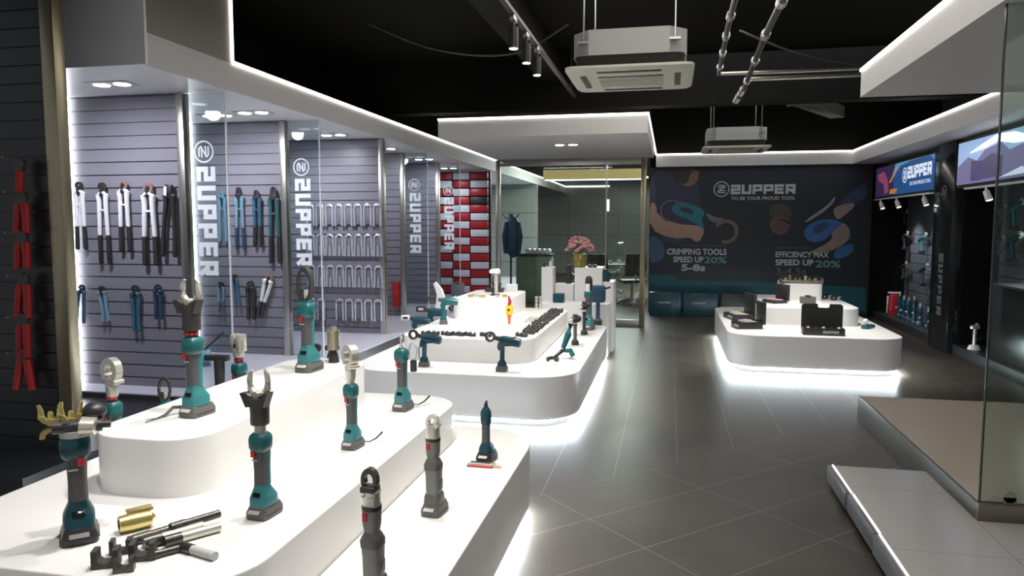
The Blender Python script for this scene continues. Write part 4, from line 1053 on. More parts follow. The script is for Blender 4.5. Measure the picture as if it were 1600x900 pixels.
# little rods and gold die with accessories on the podium
t = thing('brass_die', 'gold coloured half shell die lying beside the fork tool', 'die', (-1.62, 1.935, T60), 0.9)
b = B(); b.M = Matrix.Translation((0, 0, .028)) @ Matrix.Rotation(PI / 2, 4, 'Y')
b.rings([[(r * math.cos(2 * PI * k / 18), r * math.sin(2 * PI * k / 18), z) for k in range(18)] for r, z in ((.016, -.045), (.026, -.045), (.028, -.01), (.026, .045), (.019, .045))], cap=False)
b.obj('die_shell', M_gold, t)
B().box(-.02, .055, -.004, .034, .052, .062, .003).obj('die_wing', M_gold, t)
B().cyl((.03, -.012, .02), (.055, -.012, .04), .010, n=10).obj('die_pin', M_gold, t)
def rod(loc, rz, L, r, m, label, kind='rod', tip=None, tilt=0.0):
    t = thing(kind, label, 'rod tool', loc, rz)
    b = B(); b.M = Matrix.Translation((0, 0, r)) @ Matrix.Rotation(-tilt, 4, 'Y')
    b.tube([(-L / 2, 0, 0), (L / 2, 0, 0)], r, 14); b.obj('shaft', m, t)
    b = B(); b.M = Matrix.Translation((0, 0, r)) @ Matrix.Rotation(-tilt, 4, 'Y')
    b.cyl((-L / 2 - .004, 0, 0), (-L / 2 + L * .28, 0, 0), r * 1.18, n=14); b.obj('end_sleeve', tip or M_iron, t)
    return t
rod((-1.45, 1.895, T60), 1.0, .17, .017, M_chrome, 'thick silver rod in the middle of the pile at the near left', 'expander_rod')
rod((-1.40, 1.915, T60), 0.95, .16, .015, M_chrome, 'silver rod at the right side of the pile, slanting away', 'expander_rod')
rod((-1.425, 1.965, T60 + .022), 1.05, .15, .013, M_iron, 'dark iron rod lying on top of the pile at the near left', 'expander_rod')
rod((-1.505, 1.915, T60), 1.05, .17, .014, M_iron, 'dark rod at the back of the pile beside the gold die', 'expander_rod')
rod((-1.31, 1.815, T60), -0.27, .13, .013, M_label, 'silver tube pointing out to the right of the pile', 'expander_rod')
rod((-1.405, 1.80, T60), 0.9, .09, .011, M_iron, 'short dark rod at the front of the pile', 'expander_rod')
def ublock(loc, rz, s, m, label, name='press_jaw'):
    t = thing(name, label, 'press jaw', loc, rz)
    B().prism([(-s, 0), (s, 0), (s, s * 1.5), (s * .55, s * 1.5), (s * .55, s * .7), (s * .3, s * .45), (-s * .3, s * .45), (-s * .55, s * .7), (-s * .55, s * 1.5), (-s, s * 1.5)], -s * .6, s * .6, 'XZ').obj('jaw_body', m, t)
    B().cyl((0, -s * .62, s * .22), (0, s * .62, s * .22), s * .14, n=10).obj('jaw_pin', M_iron, t)
    return t
ublock((-1.525, 1.705, T60), 0.45, .034, M_guard, 'black square jaw block at the left front of the pile')
ublock((-1.455, 1.765, T60), 0.45, .034, M_guard, 'black square jaw block in the middle front of the pile')
ublock((-1.545, 1.785, T60), 0.5, .028, M_guard, 'black jaw block behind the front blocks of the pile')
ublock((-1.455, 1.69, T60), 0.5, .026, M_iron, 'small dark jaw block at the right front of the pile')
# screwdrivers on the lowest tier
def driver(loc, rz, c, tip, L, label):
    t = thing('screwdriver', label, 'screwdriver', loc, rz)
    B().tube([(-L * .5, 0, .005), (-L * .15, 0, .005), (L * .25, 0, .005)], [.004, .0055, .005], 10).obj('handle', c, t)
    B().cyl((L * .25, 0, .005), (L * .5, 0, .005), .0025, n=8).obj('shaft', tip, t)
    return t
driver((-0.845, 3.315, T40), 0.0, M_red, M_gold, .17, 'red and gold thin screwdriver, front one by the slim teal tool')
driver((-0.850, 3.345, T40), -0.08, M_label, M_gold, .17, 'grey handled thin screwdriver, middle one by the slim teal tool')
driver((-0.862, 3.372, T40), -0.05, M_dark, M_gold, .13, 'black handled thin screwdriver, back one by the slim teal tool')
t = thing('charging_lead', 'black cable lying on the top tier beside the largest cutter', 'cable', (0, 0, 0))
B().tube([(-1.86, 2.53, .835), (-1.89, 2.49, .84), (-1.90, 2.46, .818), (-1.905, 2.42, .815), (-1.91, 2.36, .814)], [.007, .007, .006, .003, .002], 8).obj('lead', M_batt, t)
B().tube([(-1.905, 2.42, .815), (-1.935, 2.395, .814)], .0015, 6).obj('wire_end', M_batt, t)

# ---- pistol shaped pressing tools
def pistol(label, loc, rz, head='ring', A=M_teal_deep, s=1.0, stand=True, strap=False, tilt=0.0):
    t = thing('pistol_press', label, 'crimping gun', loc, rz, None, s)
    def MM(b): b.M = Matrix.Rotation(tilt, 4, 'Y'); return b
    if stand:
        MM(B()).loft([(0, .040, .036), (.028, .040, .036), (.040, .034, .030)], 24, 6).obj('battery', M_batt, t)
    MM(B()).loft([(.040, .034, .026), (.060, .032, .024), (.085, .016, .017, .002, 0), (.150, .016, .018, .004, 0), (.185, .020, .020, .000, 0), (.215, .028, .022, .012, 0)], 20, 3).obj('handle', A, t)
    MM(B()).prism([(-.030, .175), (-.024, .205), (-.006, .232), (.10, .255), (.104, .190), (.03, .185), (-.010, .160), (-.018, .150)], -.020, .020, 'XZ').obj('frame', A, t)
    b = MM(B()); b.tube([(-.015, 0, .232), (.012, 0, .228), (.11, 0, .214), (.135, 0, .210), (.140, 0, .2095)], [.022, .031, .034, .032, .022], 20); b.obj('motor_barrel', A, t)
    MM(B()).box(-.022, -.012, -.008, .008, .150, .180, .003).obj('trigger', M_dark, t)
    b = MM(B()); b.cyl((-.050, 0, .240), (-.010, 0, .232), .017, .020, 18); b.obj('neck', M_iron, t)
    if head == 'ring':
        b = MM(B()).arc((-.088, .247), .038, .023, 0, 360, -.013, .013, 'XZ', 24, 1.0); b.obj('ring_jaw', M_iron if A is M_teal_deep else M_chrome, t)
    elif head in ('box', 'whitebox'):
        b = MM(B()).box(-.125, -.045, -.024, .024, .222, .270, .008); b.obj('jaw_frame', M_wht if head == 'whitebox' else M_dark, t)
        MM(B()).box(-.105, -.060, -.026, .026, .235, .258, .004).obj('jaw_insert', M_dark if head == 'whitebox' else M_label, t)
    elif head == 'open':
        MM(B()).arc((-.10, .247), .046, .030, 40, 320, -.013, .013, 'XZ', 22, 1.0).obj('open_jaw', M_iron, t)
    if strap:
        MM(B()).tube([(-.028, 0, .18), (-.045, 0, .13), (-.040, 0, .07), (-.020, 0, .045)], .004, 6).obj('strap', M_dark, t)
    return t
pistol('dark teal crimping gun with ring jaw and wrist strap, left front of the middle podium', (-1.945, 5.66, T40), -0.05, 'ring', strap=True, s=1.05)
pistol('dark teal crimping gun with round ring jaw at the front centre of the middle podium', (-1.28, 5.60, T40), -0.1, 'ring', s=1.1)
pistol('dark teal crimping gun with white framed jaw, behind the strapped gun', (-2.40, 6.72, T40), 0.2, 'whitebox', M_teal_deep, 1.05)
pistol('dark teal crimping gun with black framed jaw, beside the white framed one', (-2.38, 7.15, T40), 0.1, 'box', M_teal_deep, 1.2)
pistol('teal gun with open jaw on the second tier, above the framed jaw guns', (-2.12, 6.75, T60), 0.3, 'open', M_teal, 1.0)
t = thing('cable_crimper', 'white and silver cutting head leaning up at the left of the middle podium', 'cutting tool', (-2.30, 7.35, T60))
B().prism([(-.06, .0), (.03, .0), (.05, .10), (.10, .14), (.13, .22), (.08, .20), (.02, .15), (-.02, .28), (-.09, .36), (-.11, .34), (-.07, .22), (-.09, .10)], -.02, .02, 'XZ').obj('blade_head', M_wht, t)
B().arc((.10, .10), .05, .03, 30, 260, -.015, .015, 'XZ', 16).obj('lower_jaw', M_iron, t)
t = thing('dark_standing_case', 'dark grey upright case behind the left of the middle podium', 'case', (-2.35, 8.05, T60))
B().box(-.075, .065, -.05, .05, 0, .30, .02).obj('case_body', mat('case_slate', (.07, .08, .10), .45), t)
B().box(-.03, .03, -.055, .055, .29, .305, .004).obj('case_handle', M_dark, t)
# lying tool on the right of the front tier
t = thing('cable_shear', 'teal handled shear lying on the right side of the middle podium', 'cutting tool', (-0.90, 6.22, T40), -0.25)
b = B(); b.M = Matrix.Translation((0, 0, .03)); b.tube([(.05, .10, .27), (.035, .08, .18), (.01, .02, .06)], [.026, .030, .020], 14); b.obj('handle', M_teal, t)
B().tube([(.01, .03, .07), (.07, .04, .075), (.10, .03, .03)], [.016, .024, .022], 12).obj('second_handle', M_teal, t)
B().cyl((.0, .03, .07), (-.03, -.05, .03), .018, .014, 12).obj('neck', M_iron, t)
b = B().arc((-.035, -.10), .060, .035, -40, 250, .006, .030, 'XY', 20, .9); b.obj('shear_jaw', M_iron, t)
# slim stands with tools on the right edge
def stand_tool(label, loc, rz, h, A, top):
    t = thing('stand_driver', label, 'power tool', loc, rz)
    B().box(-.075, .075, -.075, .075, 0, .008, .002).obj('acrylic_base', M_label, t)
    B().loft([(.008, .034, .034), (.04, .034, .034), (.06, .022, .022)], 20, 5).obj('battery', M_dark, t)
    B().loft([(.06, .017, .019), (h * .62, .016, .018), (h * .70, .022, .022)], 18, 3).obj('handle', A, t)
    b = B(); b.tube([(-.035, -.02, h * .82), (.0, 0, h * .84), (.045, .04, h * .86)], [.026, .036, .030], 16); b.obj('motor_barrel', top, t)
    B().cyl((-.035, -.02, h * .82), (-.06, -.035, h * .81), .020, .012, 12).obj('chuck', M_chrome, t)
    B().ball((0, 0, h * .96), .026, (1, 1, .8)).obj('top_cap', M_dark, t)
    return t
stand_tool('dark compact driver on a clear base, nearer one on the right edge', (-0.87, 6.95, T40), 0.3, .30, M_grip, M_dark)
stand_tool('dark driver on a clear base, farther one on the right edge', (-0.86, 7.62, T40), 0.3, .36, M_dark, M_dark)
inline_tool('teal upright tool with white label and round dark head before the blocks', (-0.86, 8.05, T40), -0.2, .60, 'dome', 'teal')
t = thing('navy_drill', 'navy blue boxy gun standing before the short white block', 'power tool', (-0.80, 8.50, T40))
B().loft([(0, .05, .05), (.05, .05, .05), (.07, .03, .03)], 20, 5).obj('battery', M_dark, t)
B().loft([(.07, .022, .026), (.28, .022, .026)], 18, 3).obj('handle', M_navy, t)
B().box(-.085, .085, -.06, .06, .26, .46, .028).obj('body', M_navy, t)
B().cyl((.08, 0, .42), (.14, 0, .44), .012, n=10).obj('nozzle', M_dark, t)
t = thing('navy_speaker_box', 'small navy box on the lowest white block', 'box', (-1.30, 8.78, 0.62))
B().box(-.068, .068, -.05, .05, 0, .115, .014).obj('box_body', M_navy, t)
B().box(-.06, .06, -.053, -.05, .012, .10, .002).obj('front_cover', M_teal_deep, t)
# items on the blocks
t = thing('black_grinder', 'black upright tool between the tall white blocks', 'power tool', (-1.24, 9.20, 0.82))
B().loft([(0, .035, .04), (.05, .035, .04), (.07, .028, .03), (.20, .034, .036), (.235, .022, .024)], 20, 4).obj('body', M_dark, t)
B().cyl((.03, 0, .05), (.065, 0, .12), .02, .03, 12).obj('side_knob', M_iron, t)
t = thing('flower_vase', 'brass vase on the wide tall block', 'vase', (-1.10, 9.16, 1.03))
b = B(); prof = [(.060, 0), (.080, .01), (.098, .06), (.094, .11), (.078, .15), (.086, .17), (.074, .17), (.068, .15), (.082, .11), (.06, .03)]
b.rings([[(r * math.cos(2 * PI * k / 24), r * math.sin(2 * PI * k / 24), z) for k in range(24)] for r, z in prof]); b.obj('vase_body', mat('vase_brass', (.30, .24, .08), .35, .6), t)
t2 = thing('pink_bouquet', 'bouquet of pink flowers filling the brass vase', 'flowers', (-1.10, 9.16, 1.03))
pk = mat('petal_pink', (0.62, 0.28, 0.30), 0.7, noise=0.3, ns=30); pk2 = mat('petal_peach', (0.62, 0.42, 0.30), 0.7, noise=0.3, ns=30); gr = mat('leaf_green', (0.10, 0.16, 0.06), 0.6)
rr = random.Random(4)
for i in range(80):
    a = rr.uniform(0, 2 * PI); q = math.sqrt(rr.uniform(0.02, 1)); x = q * .165 * math.cos(a); y = q * .15 * math.sin(a); z = .24 + (1 - q * q) * .13 + rr.uniform(-.04, .015)
    b = B()
    for k in range(5):
        aa = k * PI / 2.5 + a
        b.ball((x + .016 * math.cos(aa), y + .016 * math.sin(aa), z), .017, (1, 1, .75), 6, 4)
    b.ball((x, y, z + .008), .017, u=6, v=4)
    b.obj('flower_head', pk if i % 3 else pk2, t2)
b = B()
for i in range(16):
    a = rr.uniform(0, 2 * PI); q = rr.uniform(.3, 1)
    b.tube([(0.02 * math.cos(a), .02 * math.sin(a), .12), (.06 * q * math.cos(a), .06 * q * math.sin(a), .22), (.115 * q * math.cos(a), .10 * q * math.sin(a), .29)], .003, 5)
    b.prism([(.05 * math.cos(a) - .02, .20), (.05 * math.cos(a), .26), (.05 * math.cos(a) + .02, .21)], .05 * math.sin(a), .05 * math.sin(a) + .002)
b.obj('stems_and_leaves', gr, t2)
t = thing('teal_die_holder', 'teal round fixture on the short right block', 'fixture', (-0.77, 9.12, 0.86))
B().cyl((0, 0, 0), (0, 0, .13), .058, .052, 22).cyl((0, 0, .13), (0, 0, .15), .03, n=16).obj('holder_body', M_teal_deep, t)
for a in (0.4, 2.4, 4.2): B().box(.045 * math.cos(a) - .012, .045 * math.cos(a) + .012, .045 * math.sin(a) - .012, .045 * math.sin(a) + .012, .03, .11, .003).obj('clamp_lug', M_iron, t)
t = thing('white_bottle', 'small white bottle on the left tall block', 'bottle', (-1.46, 9.12, 1.03))
B().tube([(0, 0, 0), (0, 0, .055), (0, 0, .065), (0, 0, .075)], [.018, .018, .010, .010], 14).obj('bottle_body', M_wht, t)
B().cyl((0, 0, .075), (0, 0, .085), .011, n=12).obj('cap', M_label, t)
t = thing('small_black_gauge', 'little black gauge beside the white bottle', 'gauge', (-1.525, 9.06, 1.03))
B().cyl((0, 0, 0), (0, 0, .02), .014, n=12).cyl((0, -.006, .035), (0, .006, .035), .016, n=14).obj('gauge_body', M_dark, t)
t = thing('cutter_head', 'low dark cutter head lying on the wide tall block', 'cutting tool', (-0.93, 9.12, 1.03))
B().prism([(-.06, 0), (.05, 0), (.06, .02), (.02, .04), (-.02, .028), (-.05, .04)], -.02, .02).obj('head_body', M_iron, t)
B().cyl((0, -.024, .02), (0, .024, .02), .009, n=10).obj('pivot', M_chrome, t)

# top tier of the middle podium
t = thing('pedestal_press', 'silver press head raised on a steel post, top of the middle podium', 'press', (-1.80, 7.55, T81))
B().cyl((0, 0, 0), (0, 0, .015), .05, n=20).obj('foot', M_iron, t)
B().cyl((.012, 0, .015), (.012, 0, .24), .018, n=16).obj('post', M_label, t)
B().cyl((-.022, 0, .015), (-.022, 0, .20), .011, n=12).obj('rod', M_dark, t)
B().prism([(-.05, .235), (.05, .235), (.055, .265), (.03, .285), (-.04, .28), (-.058, .255)], -.03, .03).obj('press_head', M_wht, t)
def die_ring(loc, rz, m, label, r=.022, group=None):
    t = thing('die_ring', label, 'die', loc, rz, group)
    B().arc((0, 0), r, r * .6, 0, 360, 0, r * .9, 'XY', 16).obj('ring', m, t)
    B().box(-r * .3, r * .3, -r * 1.25, -r * .9, 0, r * .8, .002).obj('lug', m, t)
    return t
for i, (x, y, m) in enumerate(((-2.0, 7.30, M_gold), (-1.93, 7.34, M_chrome), (-1.99, 7.42, M_chrome), (-1.87, 7.28, M_gold), (-1.72, 7.32, M_chrome), (-1.66, 7.38, M_gold))):
    die_ring((x, y, T81), i * .7, m, '%s metal die ring, %s from the left on the top of the middle podium' % ('brass' if m is M_gold else 'nickel', ORD[i]), .028)
t = thing('yellow_cutter', 'yellow and orange hand tool with red grip standing on the middle podium', 'cutting tool', (-1.50, 6.88, T60))
B().loft([(0, .012, .012), (.05, .016, .014), (.09, .020, .018)], 14, 2.4).obj('lower_grip', M_orange, t)
B().box(-.034, .034, -.02, .02, .09, .185, .012).obj('body', M_yellow, t)
B().cyl((0, -.024, .14), (0, -.018, .14), .012, n=14).obj('pivot', M_dark, t)
B().tube([(0, 0, .18), (.006, 0, .22), (-.006, 0, .275)], [.018, .016, .008], 12).obj('upper_grip', M_red, t)
# chrome die stack
for k in range(6):
    die_ring((-1.37 + (k % 2) * .055, 7.02 + (k // 2) * .14, T60), .2 * k, M_chrome, 'nickel die ring beside the yellow tool, %s in its zigzag row' % ORD[k], .024)
# black dies along the edges of the second tier
def black_die(loc, rz, label, group):
    t = thing('crimping_die', label, 'die', loc, rz, group)
    s = .028
    B().prism([(-s, 0), (s, 0), (s, s * 1.2), (s * .5, s * 1.2), (s * .25, s * .75), (-s * .25, s * .75), (-s * .5, s * 1.2), (-s, s * 1.2)], -s * .8, s * .8).obj('die_body', M_guard, t)
    return t
bd = None; n = 0
xs = [-2.07, -2.02, -1.97, -1.90, -1.85, -1.80, -1.74, -1.69, -1.64, -1.55, -1.50, -1.25, -1.20]
for x in xs:
    lab = 'black crimping die in the front row of the second tier, %s from the left' % ORD[n]
    loc = (x, 6.05 + (.03 if n % 2 else 0) + (.06 if x > -1.3 else 0), T60)
    if bd is None: bd = black_die(loc, 0.05, lab, 'black dies in the front row')
    else: dup(bd, loc, lab, rz=rr.uniform(-.3, .3))
    n += 1
for j in range(16):
    y = 6.28 + j * .115
    for s_ in (0, 1):
        dup(bd, (-1.165 - s_ * .075 + rr.uniform(-.008, .008), y + s_ * .05, T60), 'black die at the right edge of the tier, %s row, %s from the front' % ('inner' if s_ else 'outer', ORD[j]), rz=rr.uniform(-.5, .5), group='black dies along the right edge')
# back of the middle podium top
t = thing('ribbed_block', 'white ribbed block standing at the far end of the middle podium', 'block', (-1.72, 8.02, T81))
b = B()
for k in range(7): b.box(-.06 + k * .018, -.047 + k * .018, -.03, .03, 0, .085, .002)
b.box(-.062, .064, -.02, .02, 0, .08); b.obj('ribbed_body', M_wht, t)
t = thing('black_clamp_kit', 'low black tool kit behind the pedestal press', 'tool kit', (-1.90, 7.95, T81))
B().box(-.10, .10, -.05, .05, 0, .045, .008).obj('tray', M_dark, t)
B().arc((-.03, .07), .035, .02, 0, 180, -.01, .01).obj('clamp_arch', M_dark, t)
B().cyl((.05, 0, .045), (.07, 0, .10), .014, n=10).obj('clamp_screw', M_iron, t)
for k, (x, y, z) in enumerate(((-1.47, 8.20, T60), (-1.43, 8.24, T60))):
    t = thing('hex_die_stack', ['stack of nickel hex dies beside the slim tall block, left stack', 'stack of nickel hex dies beside the slim tall block, right stack'][k], 'dies', (x, y, z), 0.2)
    for q in range(4): B().cyl((0, 0, q * .038), (0, 0, q * .038 + .030), .019, n=6).obj('hex_die', M_chrome, t)

# ---- open cases and kits on the right podium
def open_case(label, loc, rz, wd, dp, th, lidh, m=M_dark, content=M_iron, slot=True, lettered=True):
    t = thing('open_tool_case', label, 'tool case', loc, rz)
    b = B()
    b.box(-wd / 2, wd / 2, -dp, 0, 0, .012, .004); b.box(-wd / 2, wd / 2, -dp, -dp + .014, 0.004, th, .004); b.box(-wd / 2, wd / 2, -.014, 0, 0.004, th, .004)
    b.box(-wd / 2, -wd / 2 + .014, -dp + .01, -.01, .004, th, .004); b.box(wd / 2 - .014, wd / 2, -dp + .01, -.01, .004, th, .004)
    b.obj('tray', m, t)
    B().box(-wd / 2 + .014, wd / 2 - .014, -dp + .014, -.014, .012, th * .75).obj('foam_insert', mat('foam_black', (.02, .02, .02), .9), t, False)
    for k in range(5):
        x = -wd / 2 + wd * (k + .7) / 5.4
        B().tube([(x, -dp * .75, th * .85), (x + .01, -dp * .45, th * .95), (x, -dp * .2, th * .9)], [.010, .014, .008], 8).obj('tool_piece', content if k % 2 else M_label, t)
    # lid stands up behind with a carrying slot
    z0, z1 = th * .6, th * .6 + lidh
    if slot:
        o = [(-wd / 2, z0), (wd / 2, z0), (wd / 2, z1 - .02), (wd / 2 - .02, z1), (.075, z1), (.075, z1 - .028), (.06, z1 - .042), (-.03, z1 - .042), (-.045, z1 - .028), (-.045, z1), (-wd / 2 + .02, z1), (-wd / 2, z1 - .02)]
        b = B().prism(o, 0.002, .035)
    else: b = B().box(-wd / 2, wd / 2, .002, .035, z0, z1, .006)
    lid = b.obj('lid', m, t)
    for s_ in (-1, 1): B().box(s_ * wd * .3 - .02, s_ * wd * .3 + .02, -.004, .012, th * .55, th * .8, .002).obj('hinge', M_iron, t)
    if lettered:
        b = B(); f = lambda u, v, w_: (-wd * .02 + u, -dp - .0005 - w_, th * .3 + v); wordmark(b, f, .028, .26, .001); b.obj('lettering', M_letter_grey, t, False)
    return t
open_case('black case standing open at the front of the right podium, lid with carry slot', (1.60, 8.30, T40), -0.04, .41, .16, .075, .27)
open_case('black case lying open at the left front corner of the right podium', (1.00, 8.62, T40), -1.35, .24, .28, .08, .25, slot=False)
open_case('black case lying open farther back on the left side of the right podium', (0.97, 9.45, T40), -1.30, .34, .26, .07, .27, slot=False, content=M_gold)
open_case('small open case with red tools on the left of the second tier', (1.36, 9.55, T60), -1.0, .22, .20, .04, .20, slot=False, content=M_red, lettered=False)
t = thing('small_black_pouch', 'small dark box behind the open case on the second tier', 'box', (1.66, 9.50, T60))
B().box(-.09, .09, -.04, .04, 0, .085, .012).obj('box_body', M_batt, t)
B().box(-.03, .03, -.045, .045, .08, .098, .004).obj('box_handle', M_dark, t)
t = thing('gold_die_tray', 'dark tray of gold and steel dies on the top block of the right podium', 'die tray', (1.66, 10.02, T81))
b = B().box(-.25, .25, -.13, .13, 0, .012, .003); b.box(-.25, .25, -.13, -.12, 0, .04, .003).box(-.25, .25, .12, .13, 0, .05, .003).box(-.25, -.24, -.12, .12, 0, .045, .003).box(.24, .25, -.12, .12, 0, .07, .003)
b.obj('tray', M_steel, t)
B().box(-.24, .25, .09, .13, .04, .085, .006).obj('raised_lid', M_dark, t)
for k in range(7):
    x = -.19 + k * .06
    B().cyl((x, -.03 + (k % 2) * .06, .012), (x, -.03 + (k % 2) * .06, .065 + .03 * (k % 3 == 1)), .020, n=12).obj('die', M_gold if k in (1, 2, 3, 5) else M_chrome, t)
t = thing('teal_hand_pump', 'small teal tool with white round knob on the right edge of the right podium', 'hand tool', (2.18, 8.82, T40), 0.9)
B().box(-.09, .07, -.035, .035, 0, .045, .012).obj('pump_body', M_teal, t)
B().cyl((-.05, 0, .045), (-.05, 0, .07), .012).ball((-.05, 0, .085), .030).obj('knob', M_wht, t)
B().box(.05, .13, -.028, .028, 0, .035, .008).obj('pump_foot', M_dark, t)
for i, (x, y) in enumerate(((1.98, 10.15), (2.05, 9.95))):
    t = thing('grey_clamp', ['grey clamp at the far right of the second tier', 'grey clamp just before the far right clamp of the second tier'][i], 'clamp', (x, y, T60), 0.4)
    B().arc((0, .03), .04, .022, -30, 210, -.015, .015, 'XZ', 16).obj('clamp_jaw', M_iron, t)
    B().cyl((.03, 0, .02), (.09, 0, .035), .012).obj('clamp_screw', M_label, t)
    B().box(-.03, .03, -.02, .02, 0, .014, .003).obj('clamp_foot', M_dark, t)

# ================================================================== tools hanging on the slat walls
def hang_cutter(label, loc, L, lever, grip, jaw, spread=0.035, rz=0.0, roll=0.0, head='hawk', cat='cable cutter', group=None, bulk=1.0):
    """two lever cutter hung head up; origin at the top, length L downwards"""
    t = thing('lever_cutter', label, cat, loc, rz, group)
    t.rotation_euler = (0, roll, rz)
    hz = -L * .26; k = bulk
    B().cyl((0, .012, -L * .05), (0, .05, -L * .05), .005, n=6).obj('wall_hook', M_steel, t)
    if head == 'hawk':
        B().arc((.004, -L * .07), .038 * k, .017 * k, -70, 190, -.008, .006, 'XZ', 16).obj('curved_jaw', jaw, t)
        B().prism([(-.022 * k, -L * .13), (-.010 * k, -L * .07), (.012 * k, -L * .06), (.020 * k, -L * .15), (.006, -L * .21), (-.010, -L * .19)], -.012, 0.0).obj('straight_jaw', M_dark, t)
    elif head == 'bolt':
        B().prism([(-.022 * k, -L * .02), (-.004, 0), (-.006, -L * .06), (-.014, -L * .20), (-.034 * k, -L * .16)], -.012, .004).obj('left_jaw', jaw, t)
        B().prism([(.022 * k, -L * .02), (.004, 0), (.006, -L * .06), (.014, -L * .20), (.034 * k, -L * .16)], -.012, .004).obj('right_jaw', jaw, t)
        B().box(-.034 * k, .034 * k, -.018, -.006, -L * .16, -L * .10, .003).obj('joint_plate', jaw, t)
    else:
        B().box(-.030 * k, .030 * k, -.02, .01, -L * .20, -L * .02, .008).obj('boxed_head', jaw, t)
        B().box(-.034 * k, -.010 * k, -.022, -.015, -L * .17, -L * .05).obj('label_plate', M_wht, t)
    for s_ in (-1, 1):
        P = [(s_ * .012, 0, -L * .13), (s_ * .034 * k, 0, -L * .17), (s_ * .030 * k, 0, hz), (s_ * spread, 0, -L * .66)]
        B().tube(P, [.015 * k, .022 * k, .018 * k, .015 * k], 10).obj('lever', lever, t)
        B().tube([(s_ * spread, 0, -L * .65), (s_ * (spread + .004), 0, -L * .98), (s_ * (spread + .004), 0, -L)], [.0165 * k, .018 * k, .010], 10).obj('grip', grip, t)
    if L > .5 and head != 'box': B().box(-.03 * k, .03 * k, -.012, .012, -L * .36, -L * .335, .003).obj('cross_link', lever, t)
    B().cyl((0, -.02, -L * .155), (0, .006, -L * .155), .010 * k, n=12).obj('pivot_bolt', M_iron, t)
    return t
yA = 5.15 - 0.035
M_copper = mat('jaw_copper', (0.32, 0.20, 0.18), 0.4, 0.3)
hang_cutter('white handled cable cutter with grey jaw, leftmost on the nearest grey partition', (-4.665, yA, 1.90), .55, M_wht, M_dark, M_iron)
hang_cutter('white handled cable cutter, second from the left, longer and hanging lower', (-4.45, yA, 1.90), .66, M_wht, M_dark, M_iron, .038)
hang_cutter('white handled cable cutter with coppery jaw, third from the left and shortest', (-4.255, yA, 1.91), .57, M_wht, M_dark, M_copper)
hang_cutter('largest white handled cable cutter with coppery jaw, fourth from the left', (-4.03, yA, 1.89), .66, M_wht, M_dark, M_copper, .048, bulk=1.15)
hang_cutter('black headed cutter with slim dark handles beside the white cutters', (-3.835, yA, 1.88), .58, M_dark, M_dark, M_dark, .050, head='box', roll=0.05)
small = [(-4.685, 1.06, .31, .03, .10, M_blue, 'small blue handled pliers, leftmost of the lower row on the nearest grey partition'),
         (-4.50, 1.05, .28, .02, -.12, M_pblue, 'small pale blue handled pliers, second in the lower row'),
         (-4.185, 1.06, .36, .02, 0, M_blue, 'blue handled ring jaw cutter in the middle of the lower row'),
         (-3.98, 1.07, .27, .022, 0, M_navy, 'short dark blue handled pliers, right of the middle ring jaw cutter')]
for x, z, L, sp, rl, c, lab in small:
    hang_cutter(lab, (x, yA, z), L, c, c, M_iron, sp, roll=rl, head='hawk', cat='pliers', bulk=.8 if L < .33 else 1.0)
yB = 6.70 - 0.035
hang_cutter('pale teal bolt cutter seen through the lettered glass, leftmost there', (-4.405, yB, 1.90), .52, M_pblue, M_pblue, M_pblue, .032, head='bolt', cat='bolt cutter')
hang_cutter('pale blue bolt cutter with black head, second on the blue cutter partition', (-4.215, yB, 1.93), .62, M_pblue, M_navy, M_dark, .036, head='bolt', cat='bolt cutter')
hang_cutter('dark teal bolt cutter with black head, third on the blue cutter partition', (-4.02, yB, 1.90), .56, M_blue, M_dark, M_dark, .030, head='bolt', cat='bolt cutter')
hang_cutter('longest teal bolt cutter, next to the steel post, rightmost on that partition', (-3.835, yB, 1.93), .76, mat('handle_slate_teal', (.03, .095, .11), .4), M_dark, M_dark, .044, head='bolt', cat='bolt cutter', bulk=1.2)
hang_cutter('small pale pliers hanging low behind the glass lettering', (-4.45, yB, .97), .30, M_pblue, M_grip, M_iron, .022, cat='pliers', bulk=.8)
hang_cutter('small blue grey pliers tilted beside the glass edge', (-4.30, yB, 1.05), .32, M_blue, M_blue, M_iron, .022, roll=-.12, cat='pliers', bulk=.8)
hang_cutter('black handled round head cutter in the lower row of the blue cutter partition', (-4.12, yB, .98), .38, M_dark, M_dark, M_dark, .030, cat='cable cutter', bulk=1.05)
hang_cutter('white and black cutter hanging tilted with a copper toned head', (-3.90, yB, 1.06), .44, M_wht, M_dark, M_copper, .018, roll=.30, cat='cable cutter', bulk=1.1)

# shackle jaws on the third partition
yC = 8.28 - 0.03
def shackle(loc, label, h, splayed):
    t = thing('shackle_jaw', label, 'steel jaw', loc, 0, 'steel shackle jaws on the third partition')
    w_ = .044
    R = []
    pts = [(-w_ * (1.12 if splayed else .98), -h)]
    pts += [(-w_, -h * .55), (-w_, -.045)]
    for k in range(9):
        a = PI - PI * k / 8; pts.append((w_ * math.cos(a), -.045 + .045 * math.sin(a)))
    pts += [(w_, -.045), (w_, -h * .55), (w_ * (1.12 if splayed else .98), -h)]
    P = [(x, 0, z) for x, z in pts]
    B().tube(P, .015, 8).obj('bow', mat('shackle_steel', (0.62, 0.62, 0.66), 0.3, 0.6), t)
    B().box(-.030, .030, .004, .012, -h * .92, -.03, .004).obj('backing_card', mat('card_grey', (.16, .16, .19), .5), t)
    B().prism([(-.012, -h * .5), (.012, -h * .5), (.022, -h), (-.022, -h)], -.006, .004).obj('spread_wedge', MATS['shackle_steel'], t) if splayed else B().cyl((0, -.012, -.02), (0, .0, -.02), .010, n=10).obj('rivet', MATS['shackle_steel'], t)
    return t
rows = [(1.795, .255, 0), (1.435, .255, 1), (1.06, .26, 1), (.655, .25, 0)]
